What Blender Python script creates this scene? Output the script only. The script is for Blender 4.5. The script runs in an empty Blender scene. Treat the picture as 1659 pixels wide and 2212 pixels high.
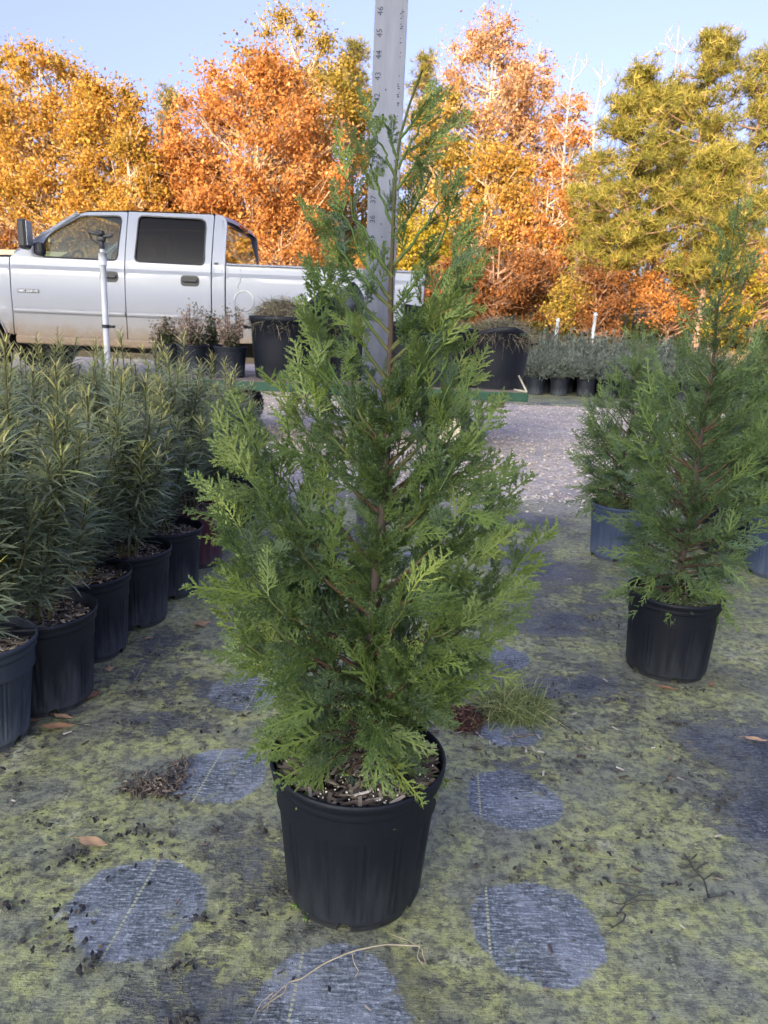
import bpy, math, random
import numpy as np
from mathutils import Vector, Matrix, geometry
random.seed(7); RNG = np.random.default_rng(11)
scene = bpy.context.scene
COL = scene.collection
R = math.radians

# ------------------------------------------------------------------ camera
FPX, CX, CY = 1600.0, 829.5, 1106.0            # focal length and centre in a 1659 x 2212 frame
CAMH = 0.772
PITCH = math.atan(401/FPX); ROLL = R(2.4)
F_ = np.array([0, math.cos(PITCH), -math.sin(PITCH)])
H_ = np.array([1.0, 0, 0]); U0 = np.cross(H_, F_)
R_ = math.cos(ROLL)*H_ + math.sin(ROLL)*U0
U_ = -math.sin(ROLL)*H_ + math.cos(ROLL)*U0
CAM = np.array([0, 0, CAMH])
def ray(x, y): return F_ + (x-CX)/FPX*R_ + (CY-y)/FPX*U_
def G(x, y, z=0.0):                            # photo point -> point on the level z
    d = ray(x, y); return CAM + d*((z-CAMH)/d[2])
def At(x, y, Y):                               # photo point -> point at distance Y
    d = ray(x, y); return CAM + d*(Y/d[1])
cd = bpy.data.cameras.new('camera'); cam = bpy.data.objects.new('camera', cd); COL.objects.link(cam)
m = Matrix.Identity(4)
for i in range(3):
    m[i][0] = R_[i]; m[i][1] = U_[i]; m[i][2] = -F_[i]; m[i][3] = CAM[i]
cam.matrix_world = m
cd.sensor_fit = 'VERTICAL'; cd.sensor_height = 24; cd.lens = FPX/2212*24
cd.clip_start = 0.02; cd.clip_end = 1500
cd.dof.use_dof = True; cd.dof.focus_distance = 1.05; cd.dof.aperture_fstop = 13.0
scene.camera = cam

# ------------------------------------------------------------------ light
SUN_EL, SUN_AZ = 9.0, 203.0                   # azimuth clockwise from +Y: sun low behind the camera, a little left
world = bpy.data.worlds.new('World'); scene.world = world; world.use_nodes = True
wn = world.node_tree.nodes; wl = world.node_tree.links
sky = wn.new('ShaderNodeTexSky'); sky.sky_type = 'NISHITA'; sky.sun_disc = False
sky.sun_elevation = R(SUN_EL); sky.sun_rotation = R(SUN_AZ); sky.air_density = 0.6; sky.dust_density = 7.0; sky.ozone_density = 2.2
hs = wn.new('ShaderNodeHueSaturation'); hs.inputs['Saturation'].default_value = .84; hs.inputs['Hue'].default_value = .527; wl.new(sky.outputs[0], hs.inputs['Color']); wl.new(hs.outputs[0], wn['Background'].inputs[0]); wn['Background'].inputs[1].default_value = 0.15
sl = bpy.data.lights.new('sun', 'SUN'); sl.energy = 2.3; sl.angle = R(0.5); sl.color = (1.0, 0.78, 0.55)
sun = bpy.data.objects.new('sun', sl); COL.objects.link(sun)
sd = Vector((math.sin(R(SUN_AZ))*math.cos(R(SUN_EL)), math.cos(R(SUN_AZ))*math.cos(R(SUN_EL)), math.sin(R(SUN_EL))))
sun.rotation_euler = sd.to_track_quat('Z', 'Y').to_euler()
scene.view_settings.view_transform = 'Standard'; scene.view_settings.look = 'None'
scene.view_settings.exposure = 2.38; scene.view_settings.gamma = 1.0

# ------------------------------------------------------------------ mesh helpers
class MB:
    def __init__(s): s.v = []; s.f = []; s.t = []; s.n = 0
    def add(s, v, f, t=(0.5, 0.5, 0.5), mat=0):
        v = np.asarray(v, float).reshape(-1, 3); f = np.asarray(f, int)
        s.v.append(v); s.f.append((f + s.n, mat))
        t = np.asarray(t, float)
        s.t.append(np.broadcast_to(t, (len(v), 3)) if t.ndim == 1 else t); s.n += len(v)
    def tube(s, pts, rad, sides=6, t=(0.5, 0.5, 0.5), mat=0, cap=True):
        P = np.asarray(pts, float); n = len(P); rad = np.broadcast_to(np.asarray(rad, float), (n,))
        T = np.gradient(P, axis=0); T /= np.linalg.norm(T, axis=1)[:, None] + 1e-12
        ref = np.array([0, 0, 1.0]) if abs(T[:, 2]).mean() < .8 else np.array([1.0, 0, 0])
        A = np.cross(T, ref); A /= np.linalg.norm(A, axis=1)[:, None] + 1e-12; B = np.cross(T, A)
        a = np.linspace(0, 2*math.pi, sides, endpoint=False)
        V = P[:, None] + rad[:, None, None]*(A[:, None]*np.cos(a)[None, :, None] + B[:, None]*np.sin(a)[None, :, None])
        i = np.arange(n-1)[:, None]*sides; j = np.arange(sides)[None]; k = (j+1) % sides
        f = np.stack([i+j, i+k, i+sides+k, i+sides+j], -1).reshape(-1, 4)
        s.add(V.reshape(-1, 3), f, t, mat)
        if cap:
            b = s.n - n*sides
            s.f.append((np.arange(sides)[None]+b, mat)); s.f.append((np.arange(sides)[::-1][None]+b+(n-1)*sides, mat))
    def box(s, c, d, t=(0.5, 0.5, 0.5), mat=0, rot=None, bev=0.0):
        if bev > 0:
            bm = __import__('bmesh').new(); import bmesh
            bmesh.ops.create_cube(bm, size=1, matrix=Matrix.Diagonal((*d, 1)))
            bmesh.ops.bevel(bm, geom=bm.edges[:], offset=bev, segments=2, affect='EDGES', profile=.5)
            V = np.array([v.co[:] for v in bm.verts]); fs = [[v.index for v in f.verts] for f in bm.faces]; bm.free()
        else:
            V = np.array([[x, y, z] for x in (-.5, .5) for y in (-.5, .5) for z in (-.5, .5)])*np.array(d)
            fs = [[0, 1, 3, 2], [4, 6, 7, 5], [0, 4, 5, 1], [2, 3, 7, 6], [0, 2, 6, 4], [1, 5, 7, 3]]
        if rot is not None: V = V @ np.array(rot.to_3x3()).T
        V = V + np.array(c); b = s.n
        s.v.append(V); s.t.append(np.broadcast_to(np.asarray(t, float), (len(V), 3))); s.n += len(V)
        for f in fs: s.f.append((np.array([f])+b, mat))
    def lathe(s, prof, sides=32, c=(0, 0, 0), t=(0.5, 0.5, 0.5), mat=0, axis='z'):
        pr = np.asarray(prof, float); a = np.linspace(0, 2*math.pi, sides, endpoint=False)
        V = np.stack([pr[:, 0][:, None]*np.cos(a), pr[:, 0][:, None]*np.sin(a), np.broadcast_to(pr[:, 1][:, None], (len(pr), sides))], -1)
        if axis == 'y': V = V[..., [0, 2, 1]]
        n = len(pr); i = np.arange(n-1)[:, None]*sides; j = np.arange(sides)[None]; k = (j+1) % sides
        f = np.stack([i+j, i+k, i+sides+k, i+sides+j], -1).reshape(-1, 4)
        if axis == 'y': f = f[:, ::-1]
        s.add(V.reshape(-1, 3)+np.array(c), f, t, mat)
    def build(s, name, mats, parent=None, smooth=True, loc=None):
        me = bpy.data.meshes.new(name)
        V = np.concatenate(s.v); T = np.concatenate([np.asarray(t) for t in s.t])
        loops = np.concatenate([f.ravel() for f, _ in s.f]); cnt = np.concatenate([np.full(len(f), f.shape[1]) for f, _ in s.f])
        mi = np.concatenate([np.full(len(f), mm) for f, mm in s.f])
        me.vertices.add(len(V)); me.vertices.foreach_set('co', V.ravel().astype(np.float32))
        me.loops.add(len(loops)); me.loops.foreach_set('vertex_index', loops.astype(np.int32))
        me.polygons.add(len(cnt)); st = np.concatenate([[0], np.cumsum(cnt)[:-1]])
        me.polygons.foreach_set('loop_start', st.astype(np.int32)); me.polygons.foreach_set('loop_total', cnt.astype(np.int32))
        me.polygons.foreach_set('material_index', mi.astype(np.int32))
        me.polygons.foreach_set('use_smooth', np.full(len(cnt), smooth))
        at = me.attributes.new('tint', 'FLOAT_VECTOR', 'POINT'); at.data.foreach_set('vector', T.ravel().astype(np.float32))
        me.update(calc_edges=True)
        for mm in (mats if isinstance(mats, (list, tuple)) else [mats]): me.materials.append(mm)
        o = bpy.data.objects.new(name, me); COL.objects.link(o)
        if parent is not None: o.parent = parent
        if loc is not None: o.location = loc
        return o
def tag(o, label=None, cat=None, group=None, kind=None):
    if label: o['label'] = label
    if cat: o['category'] = cat
    if group: o['group'] = group
    if kind: o['kind'] = kind
    return o
def empty(name, loc, label=None, cat=None, group=None, rz=0):
    o = bpy.data.objects.new(name, None); COL.objects.link(o); o.empty_display_size = .1
    o.location = tuple(loc); o.rotation_euler = (0, 0, rz); return tag(o, label, cat, group)
def copy_tree(o, parent=None):
    c = o.copy(); COL.objects.link(c); c.parent = parent
    for ch in [x for x in o.children]: copy_tree(ch, c)
    return c
def inst(T, F, tt, org, X, Y, Z, sc, tints):
    """bake template verts T (n,3) faces F, tip attr tt (n,) at origins with axes and scale; tints (k,2)"""
    V = org[:, None] + sc[:, None, None]*(T[None, :, 0, None]*X[:, None] + T[None, :, 1, None]*Y[:, None] + T[None, :, 2, None]*Z[:, None])
    k, n = len(org), len(T)
    f = (F[None] + (np.arange(k)*n)[:, None, None]).reshape(-1, F.shape[1])
    t = np.stack([np.broadcast_to(tints[:, 0][:, None], (k, n)), np.broadcast_to(tints[:, 1][:, None], (k, n)), np.broadcast_to(tt[None], (k, n))], -1)
    return V.reshape(-1, 3), f, t.reshape(-1, 3)
def nrm(a): return a/(np.linalg.norm(a, axis=-1, keepdims=True)+1e-9)

# ------------------------------------------------------------------ materials
class NT:
    def __init__(s, name):
        s.m = bpy.data.materials.new(name); s.m.use_nodes = True; s.n = s.m.node_tree.nodes; s.l = s.m.node_tree.links
        s.b = s.n['Principled BSDF']; s.out = s.n['Material Output']
    def node(s, ty, **kw):
        n = s.n.new(ty)
        for k, v in kw.items():
            if k.startswith('i_'):
                key = k[2:]; key = int(key) if key.isdigit() else key.replace('_', ' ')
                s.set(n.inputs[key], v)
            else: setattr(n, k, v)
        return n
    def set(s, sock, v):
        if isinstance(v, bpy.types.NodeSocket): s.l.new(v, sock)
        else: sock.default_value = v
    def math(s, op, a, b=0.0, c=None, clamp=False):
        n = s.n.new('ShaderNodeMath'); n.operation = op; n.use_clamp = clamp; s.set(n.inputs[0], a); s.set(n.inputs[1], b)
        if c is not None: s.set(n.inputs[2], c)
        return n.outputs[0]
    def mix(s, f, a, b, mode='MIX'):
        n = s.n.new('ShaderNodeMix'); n.data_type = 'RGBA'; n.blend_type = mode; s.set(n.inputs[0], f)
        for q, x in ((6, a), (7, b)): s.set(n.inputs[q], (*x, 1) if isinstance(x, tuple) and len(x) == 3 else x)
        return n.outputs[2]
    def noise(s, vec, scale, detail=4, rough=.6, out=0):
        n = s.n.new('ShaderNodeTexNoise'); s.l.new(vec, n.inputs['Vector']); n.inputs['Scale'].default_value = scale
        n.inputs['Detail'].default_value = detail; n.inputs['Roughness'].default_value = rough; return n.outputs[out]
    def ramp(s, v, stops):
        n = s.n.new('ShaderNodeValToRGB'); s.l.new(v, n.inputs[0]); e = n.color_ramp.elements
        while len(e) > 1: e.remove(e[-1])
        for i, (p, c) in enumerate(stops):
            el = e[0] if i == 0 else e.new(p)
            el.position = p; el.color = (*c, 1) if isinstance(c, tuple) else (c, c, c, 1)
        return n.outputs[0]
    def step(s, v, a, b): return s.node('ShaderNodeMapRange', interpolation_type='SMOOTHSTEP', i_0=v, i_1=a, i_2=b).outputs[0]
    def coord(s, k='Object'): return s.n.new('ShaderNodeTexCoord').outputs[k]
    def scale(s, vec, x, y, z, rz=0):
        n = s.n.new('ShaderNodeMapping'); s.l.new(vec, n.inputs[0]); n.inputs['Scale'].default_value = (x, y, z); n.inputs['Rotation'].default_value = (0, 0, rz); return n.outputs[0]
    def sep(s, v):
        n = s.n.new('ShaderNodeSeparateXYZ'); s.l.new(v, n.inputs[0]); return n.outputs
    def bump(s, h, st=.4, d=.01):
        n = s.n.new('ShaderNodeBump'); s.l.new(h, n.inputs['Height']); n.inputs['Strength'].default_value = st; n.inputs['Distance'].default_value = d
        s.l.new(n.outputs[0], s.b.inputs['Normal']); return n.outputs[0]
    def col(s, c): s.set(s.b.inputs['Base Color'], (*c, 1) if isinstance(c, tuple) and len(c) == 3 else c)
    def p(s, rough=.5, metal=0.0, spec=.5):
        s.set(s.b.inputs['Roughness'], rough); s.b.inputs['Metallic'].default_value = metal; s.b.inputs['Specular IOR Level'].default_value = spec; return s.m
def simple(name, c, rough=.5, metal=0.0, spec=.5, var=.25, sc=20, bump=0.0, bd=.002):
    n = NT(name); v = n.coord(); f = n.noise(v, sc, 5)
    n.col(n.mix(f, tuple(x*(1-var) for x in c), tuple(min(1, x*(1+var)) for x in c)))
    if bump: n.bump(n.noise(v, sc*3, 4), bump, bd)
    return n.p(rough, metal, spec)
def leafmat(name, stops, tipcol=None, tipamt=.6, under=None, trans=.25, rough=.5, spec=.4):
    """stops: ramp over tint.x; tint.y brightness jitter; tint.z tip"""
    n = NT(name); a = n.n.new('ShaderNodeAttribute'); a.attribute_name = 'tint'
    x, y, z = n.sep(a.outputs['Vector'])
    c = n.ramp(x, stops)
    br = n.math('MULTIPLY_ADD', y, .7, .65)
    hsv = n.n.new('ShaderNodeHueSaturation'); n.l.new(c, hsv.inputs['Color']); n.l.new(br, hsv.inputs['Value']); c = hsv.outputs[0]
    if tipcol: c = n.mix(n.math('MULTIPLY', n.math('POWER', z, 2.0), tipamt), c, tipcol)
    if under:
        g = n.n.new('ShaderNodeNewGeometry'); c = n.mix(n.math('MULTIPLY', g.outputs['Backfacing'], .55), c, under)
    n.col(c); n.p(rough, 0, spec)
    if trans:
        tr = n.n.new('ShaderNodeBsdfTranslucent'); n.l.new(c, tr.inputs[0]); mx = n.n.new('ShaderNodeMixShader'); mx.inputs[0].default_value = trans
        n.l.new(n.b.outputs[0], mx.inputs[1]); n.l.new(tr.outputs[0], mx.inputs[2]); n.l.new(mx.outputs[0], n.out.inputs[0])
    return n.m
def barkmat(name, a, b, sc=30, stretch=.25):
    n = NT(name); v = n.scale(n.coord(), 1, 1, stretch); f = n.noise(v, sc, 6, .7)
    n.col(n.ramp(f, [(.3, a), (.7, b)])); n.bump(f, .6, .01); return n.p(.9, 0, .2)

# --- near ground: woven weed cloth with algae
LINE_PX = [((232, 2050), (485, 1612)), ((622, 2212), (652, 2070)), ((1058, 2045), (1032, 1670)), ((1255, 1540), (1400, 1935)), ((200, 1625), (285, 1480))]
CIRC_PX = [(297, 1958, 0.091), (468, 1673, 0.084), (530, 1497, 0.077), (1158, 2008, 0.088), (1108, 1725, 0.081), (712, 2190, 0.094), (1085, 1568, 0.076), (1075, 1420, 0.076), (610, 1330, 0.076), (1010, 1270, 0.076), (900, 1200, 0.076)]
g0_ = float(G(1150, 1078)[1])
def cloth(name, circles=True):
    n = NT(name); v = n.coord(); X, Y, Z = n.sep(v)
    wob = n.noise(v, 9, 3, .6, 1)
    v2 = n.node('ShaderNodeVectorMath', operation='MULTIPLY_ADD', i_0=wob, i_1=(.05, .05, 0), i_2=v).outputs[0]
    weave = n.math('ADD', n.math('MULTIPLY', n.noise(n.scale(v, 50, 270, 1, R(3)), 1, 3, .75), .62), n.math('MULTIPLY', n.noise(n.scale(v, 230, 120, 1, R(3)), 1, 3, .8), .38))
    weave2 = n.noise(n.scale(v, 700, 90, 1, R(2)), 1, 2, .6)
    base = n.ramp(weave, [(.36, (.020, .024, .030)), (.5, (.075, .085, .095)), (.62, (.27, .29, .31))])
    base = n.mix(n.math('MULTIPLY', weave2, .5), base, (.03, .036, .052))
    # worn pale zones
    pale = n.step(n.noise(v2, 5.5, 4, .6), .5, .75)
    base = n.mix(n.math('MULTIPLY', pale, .38), base, (.22, .24, .28))
    # algae cover
    big = n.noise(v2, 3.1, 6, .68); fine = n.noise(v, 55, 5, .75); mid = n.noise(v2, 13, 6, .72)
    av = n.math('ADD', n.math('MULTIPLY', big, .80), n.math('ADD', n.math('MULTIPLY', mid, .22), n.math('MULTIPLY', fine, .15)))
    reg = n.noise(v, 1.25, 2, .5)
    av = n.math('ADD', av, n.math('MULTIPLY_ADD', reg, .85, -.395)); av = n.math('ADD', av, n.math('MULTIPLY_ADD', weave, .16, -.08))
    film = n.step(av, .43, .56)
    av = n.math('ADD', av, n.math('MULTIPLY', n.step(X, .15, -.55), .045)); alg = n.step(av, .52, .58)
    hue = n.noise(v2, 7, 4, .6)
    acol = n.ramp(hue, [(.34, (.27, .28, .20)), (.46, (.35, .365, .19)), (.57, (.48, .50, .165)), (.70, (.56, .56, .34))])
    speck = n.step(fine, .40, .56)
    acol = n.mix(n.math('MULTIPLY', n.math('SUBTRACT', 1.0, speck), .75), acol, (.075, .082, .07))
    c = n.mix(n.math('MULTIPLY', film, .68), base, (.25, .26, .20))
    c = n.mix(n.math('MULTIPLY', alg, .78), c, acol)
    # pale lichen crust
    li = n.math('MULTIPLY', n.step(n.noise(v2, 4.3, 7, .75), .60, .68), n.step(n.noise(v, 38, 5, .8), .45, .6))
    c = n.mix(n.math('MULTIPLY', li, .75), c, (.48, .50, .46))
    # dark soil flecks
    dk = n.math('MULTIPLY', n.step(n.noise(v, 30, 8, .85), .52, .60), n.step(n.noise(v2, 2.2, 4, .7), .43, .60))
    br = n.step(n.noise(v2, 1.9, 5, .7), .50, .66); c = n.mix(n.math('MULTIPLY', br, .55), c, (.085, .082, .062))
    c = n.mix(n.math('MULTIPLY', dk, .8), c, (.04, .039, .036))
    hgt = n.math('ADD', n.math('MULTIPLY', weave, .25), n.math('ADD', n.math('MULTIPLY', alg, .35), n.math('MULTIPLY', mid, .6)))
    if circles:
        mask = None
        ed = n.math('ADD', n.math('MULTIPLY_ADD', n.noise(v, 11, 3, .5), .04, -.02), n.math('MULTIPLY_ADD', n.noise(v, 75, 5, .75), .034, -.017))
        for px, py, r in CIRC_PX:
            g = G(px, py)
            dx = n.math('SUBTRACT', X, float(g[0])); dy = n.math('SUBTRACT', Y, float(g[1]))
            d = n.math('SQRT', n.math('ADD', n.math('MULTIPLY', dx, dx), n.math('MULTIPLY', dy, dy)))
            k = n.math('SUBTRACT', 1.0, n.step(n.math('ADD', d, ed), r-.004, r+.004))
            mask = k if mask is None else n.math('MAXIMUM', mask, k)
        clean = n.ramp(weave, [(.36, (.026, .034, .044)), (.47, (.095, .115, .132)), (.54, (.24, .275, .30)), (.64, (.72, .76, .78))])
        clean = n.mix(n.math('MULTIPLY', weave2, .45), clean, (.10, .125, .15))
        clean = n.mix(n.math('MULTIPLY', n.step(n.noise(v2, 9, 4), .42, .7), .5), clean, (.42, .45, .51))
        cv = n.math('SUBTRACT', 1.0, n.math('MULTIPLY', n.step(n.noise(v2, 16, 6, .75), .56, .66), .6)); c = n.mix(n.math('MULTIPLY', mask, n.math('MULTIPLY', cv, .95)), c, clean)
        lines = None
        for (a, b) in LINE_PX:
            A, B = G(*a), G(*b); s = float((B[0]-A[0])/(B[1]-A[1]))
            e = n.math('ABSOLUTE', n.math('SUBTRACT', X, n.math('MULTIPLY_ADD', Y, s, float(A[0]-s*A[1]))))
            k = n.math('LESS_THAN', e, .0017); lines = k if lines is None else n.math('MAXIMUM', lines, k)
        dash = n.math('GREATER_THAN', n.math('FRACT', n.math('MULTIPLY', Y, 150.0)), .38)
        vis = n.math('MAXIMUM', mask, n.math('MULTIPLY', n.step(n.noise(v, 8, 4), .54, .6), .7))
        c = n.mix(n.math('MULTIPLY', n.math('MULTIPLY', n.math('MULTIPLY', lines, dash), vis), .85), c, (.52, .52, .28))
    dn = n.math('MULTIPLY', n.step(n.math('ADD', Y, n.math('MULTIPLY', big, 1.3)), g0_+.05, g0_+.75), n.step(fine, .3, .6))
    if circles: c = n.mix(n.math('MULTIPLY', dn, .92), c, (.46, .42, .37))
    sp2 = n.ramp(n.noise(v, 105, 6, .85), [(.36, .35), (.44, .9), (.56, 1.0), (.66, 1.35)]); sp3 = n.ramp(n.noise(v, 21, 6, .8), [(.36, .45), (.44, .95), (.56, 1.0), (.66, 1.25)])
    am = n.math('SUBTRACT', 1.0, n.math('MULTIPLY', mask, .75)) if circles else 1.0
    c = n.mix(am, c, n.mix(1.0, c, sp2, 'MULTIPLY')); c = n.mix(am, c, n.mix(1.0, c, sp3, 'MULTIPLY'))
    ws = n.step(n.noise(v, 170, 3, .7), .66, .70); c = n.mix(n.math('MULTIPLY', ws, .7), c, (.62, .63, .56))
    bs = n.math('MULTIPLY', n.step(n.noise(v, 120, 4, .75), .60, .65), n.step(n.noise(v2, 6, 4, .7), .42, .55)); c = n.mix(n.math('MULTIPLY', bs, .85), c, (.03, .03, .028))
    n.col(c); n.bump(hgt, 1.0, .009)
    n.set(n.b.inputs['Roughness'], n.math('MULTIPLY_ADD', mid, .5, .35)); n.b.inputs['Specular IOR Level'].default_value = .45
    return n.m
def gravelmat():
    n = NT('gravel'); v = n.coord()
    vo = n.node('ShaderNodeTexVoronoi', i_Scale=38.0); n.l.new(v, vo.inputs['Vector'])
    f = n.noise(v, 3.5, 6, .65); g = n.noise(v, 90, 4, .7)
    c = n.mix(n.sep(vo.outputs['Color'])[0], (.42, .35, .27), (.82, .71, .59))
    c = n.mix(n.step(f, .42, .62), c, (.40, .36, .33)); c = n.mix(n.math('MULTIPLY', g, .5), c, (.50, .46, .43))
    n.col(c); n.bump(n.math('SUBTRACT', 1.0, vo.outputs[0]), .7, .02); return n.p(.9, 0, .2)
def fieldmat():
    n = NT('field'); v = n.coord(); f = n.noise(v, .25, 6, .7); g = n.noise(n.scale(v, 1, 3, 1), 6, 5, .75)
    c = n.mix(n.step(f, .4, .6), (.21, .15, .08), (.12, .12, .045)); c = n.mix(g, c, (.32, .23, .12)); n.col(c); n.bump(g, .8, .08); return n.p(.95, 0, .1)
M = {}
M['cloth'] = cloth('weed_cloth'); M['cloth_far'] = cloth('weed_cloth_far', False); M['gravel'] = gravelmat(); M['field'] = fieldmat()
M['stone'] = leafmat('pebble', [(0, (.34, .28, .21)), (.5, (.62, .53, .43)), (1, (.78, .70, .59))], trans=0, rough=.9)
def potmat(name, c, dust=.5, c2=(.10, .11, .125)):
    n = NT(name); v = n.coord(); x, y, z = n.sep(v)
    sp = n.step(n.noise(v, 420, 2, .6), .68, .74); st = n.noise(n.scale(v, 1, 1, .12), 60, 4, .7); low = n.math('SUBTRACT', 1.0, n.step(z, 0.0, .16))
    col = n.mix(n.math('MULTIPLY', sp, .35*dust), c, (.30, .32, .34))
    du = n.math('MULTIPLY', n.step(n.math('ADD', n.math('MULTIPLY', st, .7), n.math('MULTIPLY', low, .3)), .42, .75), dust)
    col = n.mix(du, col, c2)
    dirt = n.math('MULTIPLY', n.step(n.math('ADD', n.math('MULTIPLY', n.noise(v, 30, 5, .7), .05), z), .048, .018), .7*dust)
    col = n.mix(dirt, col, (.075, .072, .055))
    n.col(col); n.bump(n.noise(v, 500, 3), .12, .001); n.set(n.b.inputs['Roughness'], n.math('MULTIPLY_ADD', st, .3, .40)); n.b.inputs['Specular IOR Level'].default_value = .32
    return n.m
M['pot'] = potmat('black_pot_plastic', (.006, .008, .014), .22)
M['pot_dusty'] = potmat('dusty_pot_plastic', (.011, .014, .022), .6)
M['pot_blue'] = potmat('faded_blue_pot_plastic', (.045, .065, .12), .7, (.13, .16, .22))
M['pot_red'] = potmat('maroon_pot_plastic', (.075, .018, .03), .6)
M['pot_grey'] = potmat('grey_pot_plastic', (.04, .05, .07), .9, (.13, .15, .18))
M['soil'] = simple('potting_soil', (.035, .026, .02), .95, 0, .1, .5, 90, .8, .004)
M['chip'] = leafmat('bark_chip', [(0, (.035, .028, .023)), (.4, (.11, .088, .068)), (.7, (.26, .215, .165)), (1, (.60, .56, .49))], trans=0, rough=.9)
M['fleck'] = leafmat('algae_fleck', [(0, (.03, .03, .028)), (.5, (.07, .066, .055)), (.8, (.10, .085, .06)), (1, (.2, .16, .11))], trans=0, rough=.75)
M['bark'] = leafmat('young_bark', [(0, (.075, .060, .052)), (.4, (.09, .065, .045)), (1, (.10, .12, .045))], trans=0, rough=.9, spec=.2); M['twigc'] = leafmat('green_twig', [(0, (.075, .048, .036)), (.35, (.10, .06, .035)), (.7, (.12, .14, .05)), (1, (.10, .16, .05))], trans=0, rough=.8, spec=.2)
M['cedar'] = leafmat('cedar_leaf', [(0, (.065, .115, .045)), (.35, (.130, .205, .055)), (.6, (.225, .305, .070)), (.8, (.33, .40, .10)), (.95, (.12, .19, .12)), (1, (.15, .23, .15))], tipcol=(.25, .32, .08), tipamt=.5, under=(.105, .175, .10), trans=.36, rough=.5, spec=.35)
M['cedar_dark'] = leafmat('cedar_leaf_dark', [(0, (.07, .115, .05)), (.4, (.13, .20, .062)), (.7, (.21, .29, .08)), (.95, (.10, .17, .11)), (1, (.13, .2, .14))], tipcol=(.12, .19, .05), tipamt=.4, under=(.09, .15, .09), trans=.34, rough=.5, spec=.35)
M['twig'] = barkmat('twig_bark', (.055, .032, .02), (.12, .085, .045), 200)
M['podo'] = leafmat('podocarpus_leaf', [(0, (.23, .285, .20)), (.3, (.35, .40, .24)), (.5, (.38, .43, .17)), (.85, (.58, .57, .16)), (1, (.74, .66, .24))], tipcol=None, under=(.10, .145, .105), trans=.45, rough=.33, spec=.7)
M['podo_stem'] = simple('podocarpus_stem', (.13, .12, .05), .8, 0, .2, .4, 80)
# ------------------------------------------------------------------ setting
def sheet(name, pts, z, mat, kind='structure', sub=None):
    b = MB(); P = [(p[0], p[1], 0) for p in pts]
    b.add(P, [list(range(len(P)))]); o = b.build(name, mat, smooth=False); o.location = (0, 0, z); return tag(o, kind=kind)
sheet('ground', [(-300, -60), (300, -60), (300, 400), (-300, 400)], -.012, M['field'])
g0 = G(1150, 1078)[1]; g1 = G(1150, 872)[1]
sheet('gravel_road', [(-40, g0-.3), (40, g0-.7), (40, g1+.3), (.9, g1+.3), (.7, 14), (-40, 14)], -.008, M['gravel'])
def wavy(x0, x1, y, slope, amp, n=90, seed=1):
    rg = np.random.default_rng(seed); xs = np.linspace(x0, x1, n); ph = rg.uniform(0, 6, 4)
    return [(x, y+slope*x+amp*sum(math.sin(x*k+p)/k**.7 for k, p in zip((2.1, 5.3, 11, 23), ph))) for x in xs]
edge = wavy(-8, 8, g0+.06, -.02, .035)
sheet('ground_cloth', [(-8, -5), (8, -5)] + edge[::-1], 0.0, M['cloth'])
sheet('far_ground_cloth', [(.85, g1-.05), (14, g1-.6), (14, 16.5), (.75, 16.5)], 0.0, M['cloth_far'])
# made-up ridge, unseen behind the camera, added to block the sun from the nursery
b = MB(); xs = np.linspace(-130, 130, 160)
ridge = 11.6 + .5*np.sin(xs*.31) + .35*np.sin(xs*.93+1) + RNG.uniform(-.25, .25, len(xs))
prof = [(-28, 0.0), (-33, .55), (-37, .92), (-40, 1.0), (-48, .9), (-58, 0)]
V = np.array([[[x, y, -.02+h*r] for x, r in zip(xs, ridge)] for y, h in prof]); n = len(xs)
f = [[i*n+j, i*n+j+1, (i+1)*n+j+1, (i+1)*n+j] for i in range(len(prof)-1) for j in range(n-1)]
b.add(V.reshape(-1, 3), f); tag(b.build('sun_block_ridge', M['field'], smooth=False), kind='structure')
# pebbles on the road
def blob_template(seed, n=1):
    rg = np.random.default_rng(seed); V = np.array([[1, 0, 0], [-1, 0, 0], [0, 1, 0], [0, -1, 0], [0, 0, 1], [0, 0, -1]], float)*rg.uniform(.7, 1.2, (6, 1)); V[:, 2] *= .6
    Fc = np.array([[0, 2, 4], [2, 1, 4], [1, 3, 4], [3, 0, 4], [2, 0, 5], [1, 2, 5], [3, 1, 5], [0, 3, 5]]); return V, Fc
def frames(n, rg, flat=0.0):
    X = nrm(rg.normal(size=(n, 3))*[1, 1, 1-flat]); Q = nrm(rg.normal(size=(n, 3))); Z = nrm(np.cross(X, Q))
    if flat: Z = nrm(Z*(1-flat)+np.array([0, 0, 1.0])*flat*2); X = nrm(X-Z*(X*Z).sum(1)[:, None])
    return X, np.cross(Z, X), Z
b = MB(); rg = np.random.default_rng(5); k = 15000
P = np.stack([rg.uniform(-2.2, 4.2, k), g0+.02+(g1-g0-.05)*rg.uniform(0, 1, k)**1.25, np.full(k, 0.0)], -1); P[:900, 1] = g0+.1-np.abs(rg.normal(0, .16, 900))
X, Y, Z = frames(k, rg, .5); T, Fc = blob_template(3)
b.add(*inst(T, Fc, np.zeros(6), P, X, Y, Z, rg.uniform(.004, .013, k), np.stack([rg.uniform(0, 1, k), rg.uniform(.3, 1, k)], -1)))
tag(b.build('gravel_stones', M['stone'], smooth=False), 'pale loose gravel stones covering the road behind the trees', 'gravel', kind='stuff')
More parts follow.
